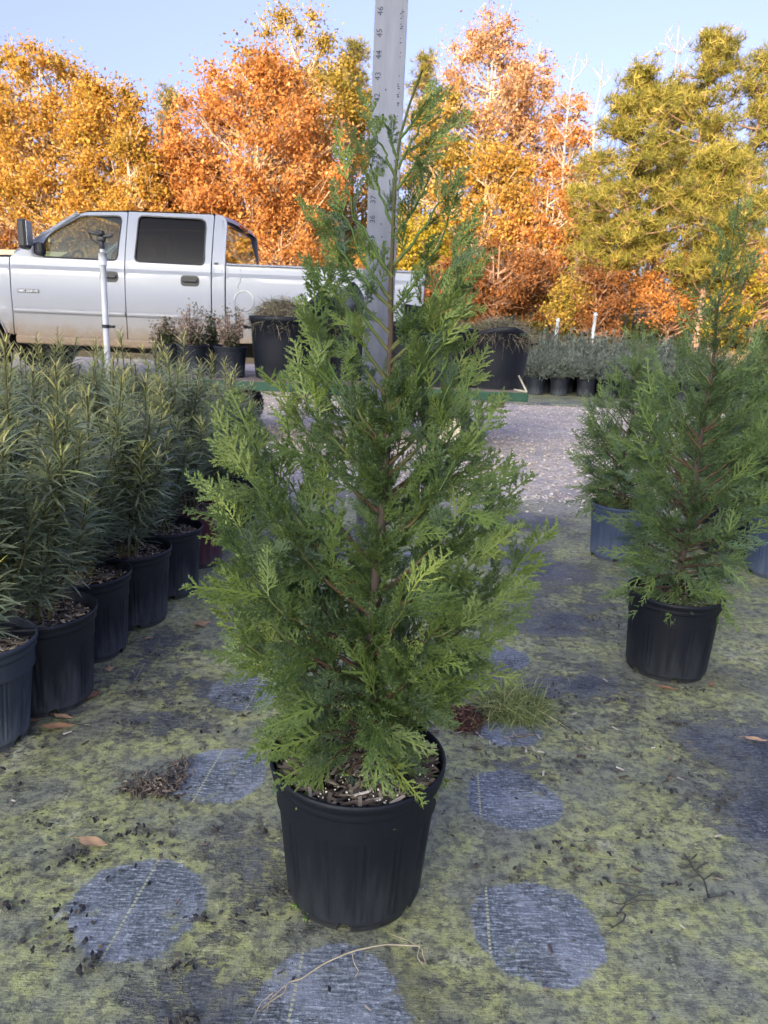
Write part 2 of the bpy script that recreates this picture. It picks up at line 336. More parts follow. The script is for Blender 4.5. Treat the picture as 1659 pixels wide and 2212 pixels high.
# ------------------------------------------------------------------ pots
def arch_pot(rt, rb, h, seed=0, npan=13, seg=224, rows=46):
    b = MB(); a = np.linspace(0, 2*math.pi, seg, endpoint=False)
    zs = np.linspace(0, h-.028, rows); V = []
    for z in zs:
        r = rb + (rt*.945-rb)*(z/h)
        ph = (a*npan/(2*math.pi)) % 1.0; u = (ph-.5)*2*math.pi*r/npan; w = math.pi*r/npan*.80; top = h*.80
        if z < top-w: d = np.abs(np.abs(u)-w)
        else: d = np.abs(np.sqrt(u*u+(z-(top-w))**2)-w)
        if z < .02: d = d+.01
        off = -.0026*np.exp(-(d/.0016)**2)
        rr = r+off - (.0035 if z < .008 else 0)
        V.append(np.stack([rr*np.cos(a), rr*np.sin(a), np.full(seg, z)], -1))
    rim = [(.952, -.026, 1), (.975, -.022, 1), (.968, -.017, 1), (.968, -.012, 1), (1.0, -.009, 1), (1.004, -.004, 1), (.998, 0, 1), (.975, 0.0005, 1), (.965, -.004, 1), (.955, -.012, 1), (.935, -.03, 1), (.925, -.06, 1)]
    for k, dz, _ in rim: V.append(np.stack([rt*k*np.cos(a), rt*k*np.sin(a), np.full(seg, h+dz)], -1))
    V = np.array(V); nr = len(V); i = np.arange(nr-1)[:, None]*seg; j = np.arange(seg)[None]; kk = (j+1) % seg
    f = np.stack([i+j, i+kk, i+seg+kk, i+seg+j], -1)
    keep = np.ones((nr-1, seg), bool)
    for q in range(6):
        c0 = int(seg*(q+.4)/6); 
        for dj in range(-3, 4): keep[:4 if abs(dj) < 3 else 3, (c0+dj) % seg] = False
    b.add(V.reshape(-1, 3), f[keep])
    b.lathe([(0.001, .012), (rb*.97, .012), (rb*.98, .03)], 40)
    return b
def soil_mb(r, z, seed, nchip=420):
    rg = np.random.default_rng(seed); b = MB(); nr, sg = 8, 40
    V = [[0, 0, z+.006]]
    for i in range(1, nr+1):
        for j in range(sg):
            a = 2*math.pi*j/sg; q = r*i/nr; V.append([q*math.cos(a), q*math.sin(a), z+.006*(1-i/nr)+rg.uniform(-.003, .003)])
    f3 = [[0, 1+j, 1+(j+1) % sg] for j in range(sg)]
    f4 = [[1+(i-1)*sg+j, 1+i*sg+j, 1+i*sg+(j+1) % sg, 1+(i-1)*sg+(j+1) % sg] for i in range(1, nr) for j in range(sg)]
    V = np.array(V); b.add(V, f3, mat=0); b.f.append((np.array(f4), 0))
    T = np.array([[-.5, -.12, 0], [.5, -.09, .02], [.45, .12, 0], [-.45, .1, .03], [-.5, -.1, .1], [.5, -.08, .12], [.42, .1, .1], [-.42, .09, .13]])
    Fc = np.array([[4, 5, 6, 7], [0, 1, 5, 4], [1, 2, 6, 5], [2, 3, 7, 6], [3, 0, 4, 7]])
    k = nchip; q = r*.97*np.sqrt(rg.uniform(0, 1, k)); a = rg.uniform(0, 6.28, k)
    P = np.stack([q*np.cos(a), q*np.sin(a), z+.005+rg.uniform(0, .006, k)], -1); X, Y, Z = frames(k, rg, .6)
    b.add(*inst(T, Fc, np.zeros(8), P, X, Y, Z, rg.uniform(.006, .024, k), np.stack([rg.beta(1.2, 2.2, k), rg.uniform(.2, 1, k)], -1)), mat=1)
    k = nchip//4; q = r*.95*np.sqrt(rg.uniform(0, 1, k)); a = rg.uniform(0, 6.28, k); P = np.stack([q*np.cos(a), q*np.sin(a), np.full(k, z+.010)], -1)
    T2, F2 = blob_template(2); X, Y, Z = frames(k, rg); b.add(*inst(T2, F2, np.zeros(6), P, X, Y, Z, rg.uniform(.0012, .0026, k), np.stack([np.ones(k), np.ones(k)], -1)), mat=1)
    return b
POT_R, POT_RB, POT_H = .109, .0915, .196
pot_protos = {}
def put_pot(parent, mat, seed, key='std', rot=0.0, flip=None):
    if key not in pot_protos:
        dims = {'main': (.119, .0935, .207), 'std': (POT_R, POT_RB, POT_H), 'taper': (.105, .078, .20)}[key]
        o = arch_pot(*dims).build('pot', M['pot'], parent)
        s = soil_mb(dims[0]*.93, dims[2]-(.017 if key == 'main' else .03), 3, 900 if key == 'main' else 420).build('soil', [M['soil'], M['chip']], parent, smooth=False)
        pot_protos[key] = (o.data, s.data)
        if mat == 'pot': return o
        bpy.data.objects.remove(o); bpy.data.objects.remove(s)
    for nm, me in zip(('pot', 'soil'), pot_protos[key]):
        o = bpy.data.objects.new(nm, me); COL.objects.link(o); o.parent = parent; o.rotation_euler = (0, 0, rot)
        if nm == 'pot' and mat != 'pot':
            o.material_slots[0].link = 'OBJECT'; o.material_slots[0].material = M[mat]
    return o

# ------------------------------------------------------------------ cedars
def spray_template(seed, dens=1.0):
    rg = np.random.default_rng(seed); V = []; Fq = []; Tt = []
    def dia(p, d, l, w, tip, z0):                       # a scale-leaf lobe
        nrmv = np.array([-d[1], d[0]]); q = len(V); zz = rg.uniform(-.03, .03)
        for c, z, tv in ((p, z0, tip*.7), (p+d*l*.5+nrmv*w, z0+.004+zz, tip), (p+d*l, z0+zz*1.5, min(1, tip+.25)), (p+d*l*.5-nrmv*w, z0-.004+zz, tip)):
            V.append((c[0], c[1], z)); Tt.append(tv)
        Fq.append([q, q+1, q+2, q+3])
    def strip(pts, w0, w1, tips):
        q = len(V); n = len(pts)
        for i, (p, z) in enumerate(pts):
            d = (pts[min(i+1, n-1)][0]-pts[max(i-1, 0)][0]); d = d/(np.linalg.norm(d)+1e-9); nv = np.array([-d[1], d[0]]); w = w0+(w1-w0)*i/(n-1)
            V.append((*(p+nv*w), z)); V.append((*(p-nv*w), z)); Tt.extend([tips[i]]*2)
        for i in range(n-1): Fq.append([q+2*i, q+2*i+1, q+2*i+3, q+2*i+2])
    curve = rg.uniform(-.25, .25)
    ax = lambda s: np.array([s, curve*s*s]); az = lambda s: -.10*s*s
    strip([(ax(s), az(s)) for s in np.linspace(0, 1, 7)], .014, .011, np.linspace(0, .9, 7))
    s = .08; side = 1 if rg.random() < .5 else -1
    def branchlet(base, ang, L, tipb, z0, zt, lev):
        d0 = np.array([math.cos(ang), math.sin(ang)]); sg_ = 1 if ang > 0 else -1; bend = rg.uniform(.05, .38)
        fw = np.array([1.0, 0.0])
        def pt(t): return base+(d0*(1-bend*t)+fw*bend*t)*L*t
        def bz(t): return z0+zt*t*L*2-.3*(L*t)**2
        strip([(pt(t), bz(t)) for t in (0, .33, .67, 1)], .0120, .0100, [tipb*.7, tipb+.1, tipb+.25, 1])
        t = .14; sd = 1 if rg.random() < .5 else -1
        while t < 1.0:
            a2 = ang*(1-bend*t)+R(rg.uniform(24, 40))*sd
            if lev == 0 and L > .17 and .12 < t < .72 and rg.random() < .42:
                branchlet(pt(t), a2, L*(.50-.35*t)*rg.uniform(.7, 1.2), min(1, tipb+.2), bz(t), rg.uniform(-.15, .15), 1)
            else:
                dia(pt(t), np.array([math.cos(a2), math.sin(a2)]), (.050 if lev == 0 else .034)*(1-t*.4)*rg.uniform(.6, 1.3), .0135/dens**.5, min(1, tipb+t*.4), bz(t))
            sd = -sd; t += .026*rg.uniform(.8, 1.2)/max(L, .05)/dens
        dia(pt(1), d0, .035, .010, 1, bz(1))
    while s < .99:
        if rg.random() > .08:
            L = (.42*(1-s)**.8*min(1, (s/.2)**.6)+.055)*rg.uniform(.55, 1.22)
            branchlet(ax(s), R(rg.uniform(32, 56))*side, L, s*.45, az(s), rg.uniform(-.14, .10), 0)
        side = -side; s += .052*rg.uniform(.7, 1.3)/dens
    for k in range(8): dia(ax(.90+.0125*k), np.array([math.cos(R(32)*(-1)**k), math.sin(R(32)*(-1)**k)]), .04, .009, 1, az(1))
    return np.array(V), np.array(Fq), np.array(Tt)
SPRAYS = [spray_template(s) for s in range(1, 10)]
SPRAYS_LO = [spray_template(s, .62) for s in (1, 2, 3, 4, 5)]
def bez(p0, p1, p2, n):
    t = np.linspace(0, 1, n)[:, None]; return (1-t)**2*p0+2*t*(1-t)*p1+t*t*p2
def cedar(seed, trunk, env, nbr, parent, sprays, mat, zsoil, ymax=.75, pw=1.5, umax=.84, face=.5, spl=(.055, .10), denss=1.0, lowfrac=0):
    """trunk: list of 3-D points; env(u)-> (left reach, right reach) at trunk fraction u"""
    rg = np.random.default_rng(seed); trunk = np.array(trunk, float)
    cum = np.concatenate([[0], np.cumsum(np.linalg.norm(np.diff(trunk, axis=0), axis=1))]); cum /= cum[-1]
    def tp(u): return np.array([np.interp(u, cum, trunk[:, i]) for i in range(3)])
    tb = MB(); us = np.linspace(0, 1, 26); pts = np.array([tp(u) for u in us]); pts[:, :2] += np.cumsum(rg.normal(0, .0009, (26, 2)), 0)
    H = trunk[-1, 2]-trunk[0, 2]
    gt = np.repeat(np.clip((us-.55)*2.6, 0, 1), 8); tb.tube(pts, .0092*(1-us)**1.35+.0012, 8, np.stack([gt, gt*0+.5, gt*0], -1)); fb = MB(); ib = MB()
    orgs, Xs, Zs, Ss, Ti = [], [], [], [], []
    def addspray(p, d, nrmv, L, tint):
        orgs.append(p); Xs.append(d); Zs.append(nrmv); Ss.append(L); Ti.append(tint)
    az = rg.uniform(0, 6)
    for i in range(nbr):
        ut = .015+.95*((i+.5)/nbr)**pw; az += 2.39996+rg.uniform(-.35, .35)
        if ut > .38 and abs(math.cos(az)) < .72: az += 1.1
        l, r = env(ut); side = math.cos(az); reach = (r if side > 0 else l); reach = max(.012, (reach*abs(side)**.7+(l+r)/2*.8*(1-abs(side)**.7))*rg.uniform(.84, 1.10))*1.08
        kk = np.interp(ut, [0, .08, .2, .5, .8, 1], [-.30, .10, .45, 1.1, 1.5, 1.7])*rg.uniform(.75, 1.2)
        u = max(.035, ut-reach*kk/H); rise = (ut-u)*H if kk > 0 else reach*kk; p0 = tp(u)
        out = np.array([math.cos(az), math.sin(az)*ymax, 0.0]); pe = tp(min(1, ut)); cen = pe-p0
        p2 = p0+out*reach+np.array([cen[0]*.8, cen[1]*.8, rise]); p1 = p0+(out*reach*.62)+np.array([cen[0]*.3, 0, rise*.30+.01])
        n = 12; P = bez(p0, p1, p2, n); P += rg.normal(0, .0025, P.shape)*np.linspace(0, 1, n)[:, None]
        ib_r = .0026*(1-u)**.5+.0010; gt = np.repeat(np.clip(np.linspace(0, 1.1, n)+1.6*(ut-.45), 0, 1), 5); ib.tube(P, np.linspace(ib_r, .0009, n), 5, np.stack([gt, gt*0+.5, gt*0], -1))
        T = nrm(np.gradient(P, axis=0)); Lb = np.linalg.norm(np.diff(P, axis=0), axis=1).sum()
        ns = max(2, int(Lb/np.interp(ut, [.4, .65], [.0235, .025])*denss)); sd = 1; br_t = rg.beta(1.6, 3.0)
        for k in range(ns):
            t = np.interp(ut, [.4, .6], [.22, .10])+np.interp(ut, [.4, .6], [.74, .86])*(k+rg.uniform(.2, .8))/ns; q = t*(n-1); a = int(q); fr = q-a
            p = P[a]*(1-fr)+P[min(a+1, n-1)]*fr; tg = T[a]
            up = np.array([0, 0, 1.0]); lat = nrm(np.cross(tg, up)); nv = nrm(np.cross(lat, tg))
            roll = rg.uniform(-1.25, 1.25)
            lat2 = lat*math.cos(roll)+nv*math.sin(roll)
            sa = R(rg.uniform(30, 58)); d = nrm(tg*math.cos(sa)+lat2*math.sin(sa)*sd + np.array([0, 0, -.10 if u < .35 else .18])); sd = -sd
            nn = nrm(np.cross(d, tg)+rg.normal(0, .25, 3)); 
            toc = nrm(CAM*0+np.array([0, -1.0, .25])); nn = nn if nn@toc > 0 else -nn
            nn = nrm(nn*(1-face)+toc*face+rg.normal(0, .34, 3)); nn = nrm(nn-d*(nn@d))
            L = (spl[0]+(spl[1]-spl[0])*(1-t)**.6*rg.uniform(.5, 1.35))*np.interp(ut, [.5, .7, 1], [1, .66, .45])
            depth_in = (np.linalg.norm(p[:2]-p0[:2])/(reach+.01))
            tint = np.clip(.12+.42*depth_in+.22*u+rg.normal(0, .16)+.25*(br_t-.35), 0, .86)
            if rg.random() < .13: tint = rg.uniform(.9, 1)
            addspray(p, d, nn, L, (tint, np.clip(rg.normal(.5, .25), 0, 1)))
        d = T[-1]; nn = nrm(np.array([0, -1, .3])+rg.normal(0, .35, 3)); nn = nrm(nn-d*(nn@d))
        addspray(P[-2], d, nn, spl[1]*rg.uniform(.75, 1.05)*np.interp(ut, [.5, .7, 1], [1, .8, .6]), (np.clip(rg.normal(.6, .15), 0, .86), rg.uniform(.3, .9)))
    # short inner sprays along the trunk
    for k in range(int(130*denss)):
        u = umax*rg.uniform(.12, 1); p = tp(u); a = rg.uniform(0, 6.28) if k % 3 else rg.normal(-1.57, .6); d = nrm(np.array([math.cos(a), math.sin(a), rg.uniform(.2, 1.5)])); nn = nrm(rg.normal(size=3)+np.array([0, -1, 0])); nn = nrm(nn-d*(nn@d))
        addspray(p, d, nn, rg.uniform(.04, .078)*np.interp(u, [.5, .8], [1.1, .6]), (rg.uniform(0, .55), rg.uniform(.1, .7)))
    org = np.array(orgs); X = np.array(Xs); Z = np.array(Zs); S = np.array(Ss); Tn = np.array(Ti); Y = np.cross(Z, X)
    which = rg.integers(0, len(sprays), len(org))
    for w, (T_, F4, tt) in enumerate(sprays):
        q = which == w
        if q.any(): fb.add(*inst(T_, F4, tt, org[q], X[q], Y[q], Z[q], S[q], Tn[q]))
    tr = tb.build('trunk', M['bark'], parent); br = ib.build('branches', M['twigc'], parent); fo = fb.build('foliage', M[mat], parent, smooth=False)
    return len(org)
base = G(764, 1905); main = empty('potted_conifer', base, 'large feathery green conifer in black pot standing alone in front of the measuring board', 'potted conifer')
put_pot(main, 'pot', 1, key='main', rot=.3)
YB = base[1]
tp_px = [(806, 1665, 0), (800, 1500, .0), (803, 1340, .0), (824, 1150, 0), (832, 1000, 0), (836, 850, 0), (848, 600, 0), (856, 420, 0), (862, 310, 0), (880, 240, 0), (914, 150, 0)]
trunk = [At(x, y, YB+dy)-base for x, y, dy in tp_px]; trunk[0][2] = POT_H-.03
# reach of the crown to the left and right of the trunk by trunk fraction
EY = [1700, 1600, 1500, 1400, 1300, 1200, 1100, 1000, 900, 850, 750, 700, 600, 500, 400, 350, 300, 200, 150]
EU = [(1665-y)/1515 for y in EY]
EL = [.07, .10, .110, .125, .150, .168, .180, .178, .168, .145, .090, .080, .075, .070, .072, .060, .03, .02, .0]
ER = [.03, .03, .050, .105, .155, .172, .168, .145, .095, .100, .090, .078, .076, .074, .060, .048, .035, .02, .0]
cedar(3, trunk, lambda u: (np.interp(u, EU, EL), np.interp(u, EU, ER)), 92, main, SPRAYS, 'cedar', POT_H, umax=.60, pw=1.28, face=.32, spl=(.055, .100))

# measuring board behind it
def board():
    Yb = YB+.135
    a = At(846, 0, Yb); c = At(817, 700, Yb); s = (a-c)/(a[2]-c[2]); W = .0405
    base = c - s*c[2]; base[2] = 0; top = c+s*(1.55-c[2])
    ax = Vector(tuple(s)).normalized(); root = empty('measuring_board', base, 'upright white measuring board with handwritten inch numbers behind the large conifer', 'measuring stick')
    xa = Vector((1, 0, 0)); xa = (xa-ax*xa.dot(ax)).normalized(); ya = ax.cross(xa)
    root.rotation_euler = Matrix((xa, ya, ax)).transposed().to_euler()
    L = (top[2])/ax.z; b = MB(); b.box((0, .004, L/2), (W, .008, L), bev=.0008); b.build('board', M['board'], root, smooth=False)
    # side flanges
    b = MB(); b.box((W/2-.001, .012, L/2), (.002, .012, L)); b.box((-W/2+.001, .012, L/2), (.002, .012, L)); b.build('flange', M['board'], root, smooth=False)
    z46 = None
    txt = MB(); yh = lambda px, py: (Vector(tuple(At(px, py, Yb)))-Vector(tuple(base))).dot(ax)
    z46 = yh(823, 24); z43 = yh(820, 165); step = (z46-z43)/3
    for num in range(1, 61):
        z = z46+(num-46)*step
        if z < .02 or z > L-.02: continue
        cu = bpy.data.curves.new('t', 'FONT'); cu.body = str(num); cu.size = .0100; cu.align_x = 'CENTER'; cu.align_y = 'CENTER'; cu.resolution_u = 2; cu.offset = .0
        o = bpy.data.objects.new('t', cu); COL.objects.link(o); me = bpy.data.meshes.new_from_object(o.evaluated_get(bpy.context.evaluated_depsgraph_get()))
        V = np.array([v.co[:] for v in me.vertices]); 
        j = random.uniform(-.12, .12)
        P = np.stack([-V[:, 1]+j*V[:, 0]-.0130, np.full(len(V), -.0006), V[:, 0]+z], -1)
        off = txt.n; txt.v.append(P); txt.t.append(np.full((len(P), 3), .5)); txt.n += len(P)
        for f in me.polygons: txt.f.append((np.array([list(f.vertices)])+off, 0))
        bpy.data.objects.remove(o); bpy.data.curves.remove(cu); bpy.data.meshes.remove(me)
    txt.build('numbers', M['ink'], root, smooth=False)
    mk = MB(); rg = np.random.default_rng(3)
    z = .5
    while z < L-.01:
        for q in range(rg.integers(2, 5)):
            if rg.random() < .7: mk.box((.0135+rg.uniform(-.0012, .0012), -.0003, z+q*.0024), (rg.uniform(.001, .003), .0004, rg.uniform(.0006, .0014)))
        z += rg.uniform(.009, .018)
    for k in range(14): mk.box((rg.uniform(-.004, .008), -.0003, rg.uniform(.6, L)), (.0012, .0004, rg.uniform(.001, .003)))
    mk.build('tick_marks', M['ink'], root, smooth=False)
n = NT('board_paint'); v = n.coord(); f = n.noise(n.scale(v, 1, 1, .15), 60, 5, .7); n.col(n.ramp(f, [(.3, (.18, .195, .25)), (.7, (.26, .275, .34))])); M['board'] = n.p(.5)
M['ink'] = simple('ink', (.03, .035, .08), .6)
board()

# ------------------------------------------------------------------ other conifers on the right
def cedar_thing(px, py, seed, H, label, potm, rot=0, scale=1.0, proto=None, sparse=1.0, key='std'):
    g = G(px, py); root = empty('potted_conifer', g, label, 'potted conifer', 'potted conifers lined up on the right', rz=rot); root.scale = (scale,)*3
    put_pot(root, potm, seed, rot=random.uniform(0, 6))
    if proto is None:
        rg = np.random.default_rng(seed); tr = [(0, 0, POT_H-.03)]; 
        for k in range(1, 9): tr.append((tr[-1][0]*.8+rg.uniform(-.012, .012), rg.uniform(-.01, .01), POT_H-.03+(H-POT_H)*k/8))
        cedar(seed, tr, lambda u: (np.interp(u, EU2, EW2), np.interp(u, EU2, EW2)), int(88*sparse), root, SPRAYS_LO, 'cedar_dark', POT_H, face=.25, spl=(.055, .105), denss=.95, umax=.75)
    else:
        for ch in proto.children:
            if ch.name.split('.')[0] in ('trunk', 'branches', 'foliage'):
                c = ch.copy(); COL.objects.link(c); c.parent = root
    return root
EU2 = [0, .07, .18, .32, .48, .60, .66, .75, .85, .93, 1.0]
EW2 = [.05, .10, .125, .132, .125, .10, .065, .03, .028, .022, .01]
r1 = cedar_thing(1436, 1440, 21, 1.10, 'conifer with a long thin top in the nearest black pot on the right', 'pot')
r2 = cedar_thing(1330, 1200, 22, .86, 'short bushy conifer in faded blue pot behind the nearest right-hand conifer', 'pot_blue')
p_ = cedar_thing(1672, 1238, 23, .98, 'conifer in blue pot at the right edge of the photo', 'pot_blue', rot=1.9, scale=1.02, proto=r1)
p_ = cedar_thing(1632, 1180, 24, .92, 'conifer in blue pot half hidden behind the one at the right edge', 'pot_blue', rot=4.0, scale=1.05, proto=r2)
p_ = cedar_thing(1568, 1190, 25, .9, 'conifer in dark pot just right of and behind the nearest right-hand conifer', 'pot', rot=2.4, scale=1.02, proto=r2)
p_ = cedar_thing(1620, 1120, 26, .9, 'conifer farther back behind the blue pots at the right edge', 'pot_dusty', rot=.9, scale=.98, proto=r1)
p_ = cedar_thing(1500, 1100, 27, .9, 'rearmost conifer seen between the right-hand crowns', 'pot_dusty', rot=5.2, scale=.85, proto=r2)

# ------------------------------------------------------------------ podocarpus on the left
def podo_mesh(seed, nst, H):
    rg = np.random.default_rng(seed); st = MB(); O, X, Z, S, T = [], [], [], [], []
    # leaf template: narrow curved strip
    ss = np.linspace(0, 1, 5); w = np.array([.10, .9, 1, .75, .05])*.040
    LV = np.array([[s, sg*w[i], -.30*s*s+(.012 if sg else 0)] for i, s in enumerate(ss) for sg in (1, -1)]); LF = np.array([[2*i, 2*i+1, 2*i+3, 2*i+2] for i in range(4)]); LT = np.repeat(ss, 2)
    def shoot(p0, p1, p2, n, L0, r0, tipw):
        P = bez(p0, p1, p2, 10); st.tube(P, np.linspace(r0, .0016, 10), 5)
        tot = np.linalg.norm(np.diff(P, axis=0), axis=1).sum(); a = rg.uniform(0, 6)
        for k in range(n):
            t = .12+.88*(k/(n-1)); q = t*9; i = min(int(q), 8); p = P[i]*(1-(q-i))+P[i+1]*(q-i); tg = nrm(P[i+1]-P[i]); a += 2.4
            u = nrm(np.cross(tg, [.3, 1, .2])); v = np.cross(tg, u); rad = u*math.cos(a)+v*math.sin(a)
            tipn = max(0, (t-.80)/.20); ang = R(rg.uniform(38, 74)*(1-tipn)+rg.uniform(8, 34)*tipn)
            d = nrm(tg*math.cos(ang)+rad*math.sin(ang)); nn = nrm(tg-d*(tg@d)) if tipn < .95 else nrm(-rad+tg*.2)
            nn = nrm(nn-d*(nn@d)+rg.normal(0, .12, 3)); nn = nrm(nn-d*(nn@d))
            L = L0*rg.uniform(.6, 1.2)*(1-.5*tipn)*(.75+.25*min(1, t*3))
            hgt = p[2]/.7
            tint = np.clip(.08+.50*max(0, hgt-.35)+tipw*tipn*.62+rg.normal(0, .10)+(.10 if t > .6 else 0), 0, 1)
            O.append(p); X.append(d); Z.append(nn); S.append(L); T.append((tint, np.clip(rg.normal(.5, .22), 0, 1)))
    for s in range(nst):
        a = 2*math.pi*s/nst+rg.uniform(-.4, .4); sp = rg.uniform(.02, .085)*(0.4 if s == 0 else 1); h = H*rg.uniform(.58, 1.0)*(1.08 if s == 0 else 1)
        b0 = np.array([math.cos(a)*.018, math.sin(a)*.018, POT_H-.03]); tp = np.array([math.cos(a)*sp, math.sin(a)*sp, h]); mid = (b0+tp)/2+np.array([math.cos(a), math.sin(a), 0])*.02
        shoot(b0, mid, tp, int(135*h/.68), .068, .0038, rg.uniform(.8, 1.3))
        for k in range(rg.integers(3, 6)):
            t = rg.uniform(.05, .7); q = (1-t)**2*b0+2*t*(1-t)*mid+t*t*tp; a2 = a+rg.uniform(-1.7, 1.7); l = rg.uniform(.11, .22)*(1.05-t*.5)
            e = q+np.array([math.cos(a2)*l*.38, math.sin(a2)*l*.38, l*.92]); mm = q+np.array([math.cos(a2)*l*.28, math.sin(a2)*l*.28, l*.35])
            shoot(q, mm, e, int(45+l*190), .062, .0024, rg.uniform(.5, 1.3))
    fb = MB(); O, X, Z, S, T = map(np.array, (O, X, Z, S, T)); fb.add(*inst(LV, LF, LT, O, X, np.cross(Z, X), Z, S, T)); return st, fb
PODO = []
def podo(px, py, var, label, potm='pot_dusty', g=None, rot=None, sc=1.0, key='std'):
    g = G(px, py) if g is None else g
    root = empty('potted_yew', g, label, 'potted shrub', 'potted shrubs with long narrow leaves on the left', rz=random.uniform(0, 6.28) if rot is None else rot); root.scale = (sc,)*3
    put_pot(root, potm, var, key=key, rot=random.uniform(0, 6))
    if PODO[var] is None:
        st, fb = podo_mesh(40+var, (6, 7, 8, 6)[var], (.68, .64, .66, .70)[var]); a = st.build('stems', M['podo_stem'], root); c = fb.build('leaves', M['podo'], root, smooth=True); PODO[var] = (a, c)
    else:
        f_ = random.uniform(.84, 1.06); tl = (random.uniform(-.07, .07), random.uniform(-.07, .07))
        for ch in PODO[var]: c = ch.copy(); COL.objects.link(c); c.parent = root; c.scale = (random.uniform(.95, 1.05),)*2+(f_,); c.location = (0, 0, .165*(1-f_)); c.rotation_euler = (*tl, 0)
    return root
PODO = [None]*4
front = [(100, 1505, 0, 'narrow-leaved shrub in wide black pot, second of the left row', 'pot_dusty'), (188, 1402, 1, 'narrow-leaved shrub in black pot, third pot from the front of the left row', 'pot_dusty'),
         (283, 1335, 2, 'narrow-leaved shrub in black pot, fourth pot from the front of the left row', 'pot_dusty'), (358, 1275, 3, 'narrow-leaved shrub in black pot, fifth of the left row, beside the maroon pot', 'pot_dusty'),
         (418, 1212, 0, 'narrow-leaved shrub growing in the maroon pot of the left row', 'pot_red'), (452, 1165, 1, 'narrow-leaved shrub in black pot farthest back in the left row', 'pot')]
podo(-35, 1590, 3, 'narrow-leaved shrub in greyish tapered pot cut off at the left edge', 'pot_grey', key='taper', rot=1.0)
for px, py, v, lab, pm in front: podo(px, py, v, lab, pm)
A = G(100, 1505); B = G(358, 1275); step = (B-A)/3; side = np.array([-step[1], step[0], 0]); side = side/np.linalg.norm(side)*.262
cnt = 0
for row in range(1, 6):
    for k in range(-1, 8):
        g = A+step*(k+.5*(row % 2))+side*row+np.array([random.uniform(-.02, .02), random.uniform(-.02, .02), 0])
        v = g-CAM; dep = v@F_; px = CX+FPX*(v@R_)/dep; 
        if px < -150 or g[1] > 3.3: continue
        cnt += 1
        podo(0, 0, random.randrange(4), 'narrow-leaved shrub among the rows of shrubs behind the left front row', 'pot_dusty', g=g, sc=random.uniform(.93, 1.06))
for k, (px, py) in enumerate([(505, 1120), (520, 1075), (470, 1090)]):
    podo(px, py, k, ['narrow-leaved shrub with yellow tips behind the large conifer on its left', 'narrow-leaved shrub at the back corner of the left block by the gravel', 'narrow-leaved shrub one row in from the back corner of the left block'][k], 'pot', sc=.95)
# ------------------------------------------------------------------ background trees
def oakm(name, stops): return leafmat(name, stops, trans=.5, rough=.8, spec=.1)
M['amber'] = oakm('amber_leaf', [(0, (.22, .18, .04)), (.35, (.40, .24, .045)), (.7, (.54, .29, .06)), (1, (.66, .42, .16))])
M['orange'] = oakm('orange_leaf', [(0, (.30, .14, .04)), (.4, (.48, .21, .06)), (.75, (.60, .29, .09)), (1, (.72, .45, .22))])
M['olive'] = oakm('olive_leaf', [(0, (.14, .14, .03)), (.4, (.30, .22, .04)), (.75, (.46, .29, .06)), (1, (.60, .44, .17))])
M['pink'] = oakm('pinkish_leaf', [(0, (.36, .19, .08)), (.5, (.54, .30, .14)), (1, (.68, .48, .30))])
M['yellow'] = oakm('yellow_leaf', [(0, (.14, .15, .02)), (.5, (.38, .30, .03)), (1, (.55, .40, .07))])
M['rust'] = oakm('rust_leaf', [(0, (.10, .045, .02)), (.5, (.24, .10, .035)), (1, (.42, .20, .08))])
M['dark'] = oakm('dark_leaf', [(0, (.025, .03, .012)), (.5, (.055, .06, .02)), (1, (.15, .12, .03))])
M['pine'] = oakm('pine_needle', [(0, (.09, .105, .028)), (.5, (.27, .245, .05)), (1, (.55, .42, .11))])
M['tbark'] = barkmat('tree_bark', (.28, .21, .15), (.58, .46, .34), 6)
M['pbark'] = barkmat('pine_bark', (.13, .075, .05), (.32, .20, .14), 8)
M['deadwood'] = barkmat('dead_wood', (.24, .20, .18), (.42, .36, .32), 6)
LEAF = (np.array([[-.5, 0, 0], [0, -.32, .06], [.5, 0, 0], [0, .32, .06]]), np.array([[0, 1, 2, 3]]), np.zeros(4))
def leafcloud(b, C, Rr, per, size, rg, zbase=0, flat=.75):
    C = np.repeat(C, per, 0); Rr = np.repeat(Rr, per); k = len(C)
    d = nrm(rg.normal(size=(k, 3)))*(np.abs(rg.normal(0, .62, k))+.05)[:, None]*Rr[:, None]*[1, 1, flat]
    P = C+d; X, Y, Z = frames(k, rg); cl = np.repeat(rg.normal(0, .13, k//per), per)
    b.add(*inst(*LEAF, P, X, Y, Z, size*rg.uniform(.4, 1.6, k), np.stack([np.clip(.5+cl+rg.normal(0, .2, k), 0, 1), np.clip(rg.normal(.5, .25, k), 0, 1)], -1)))
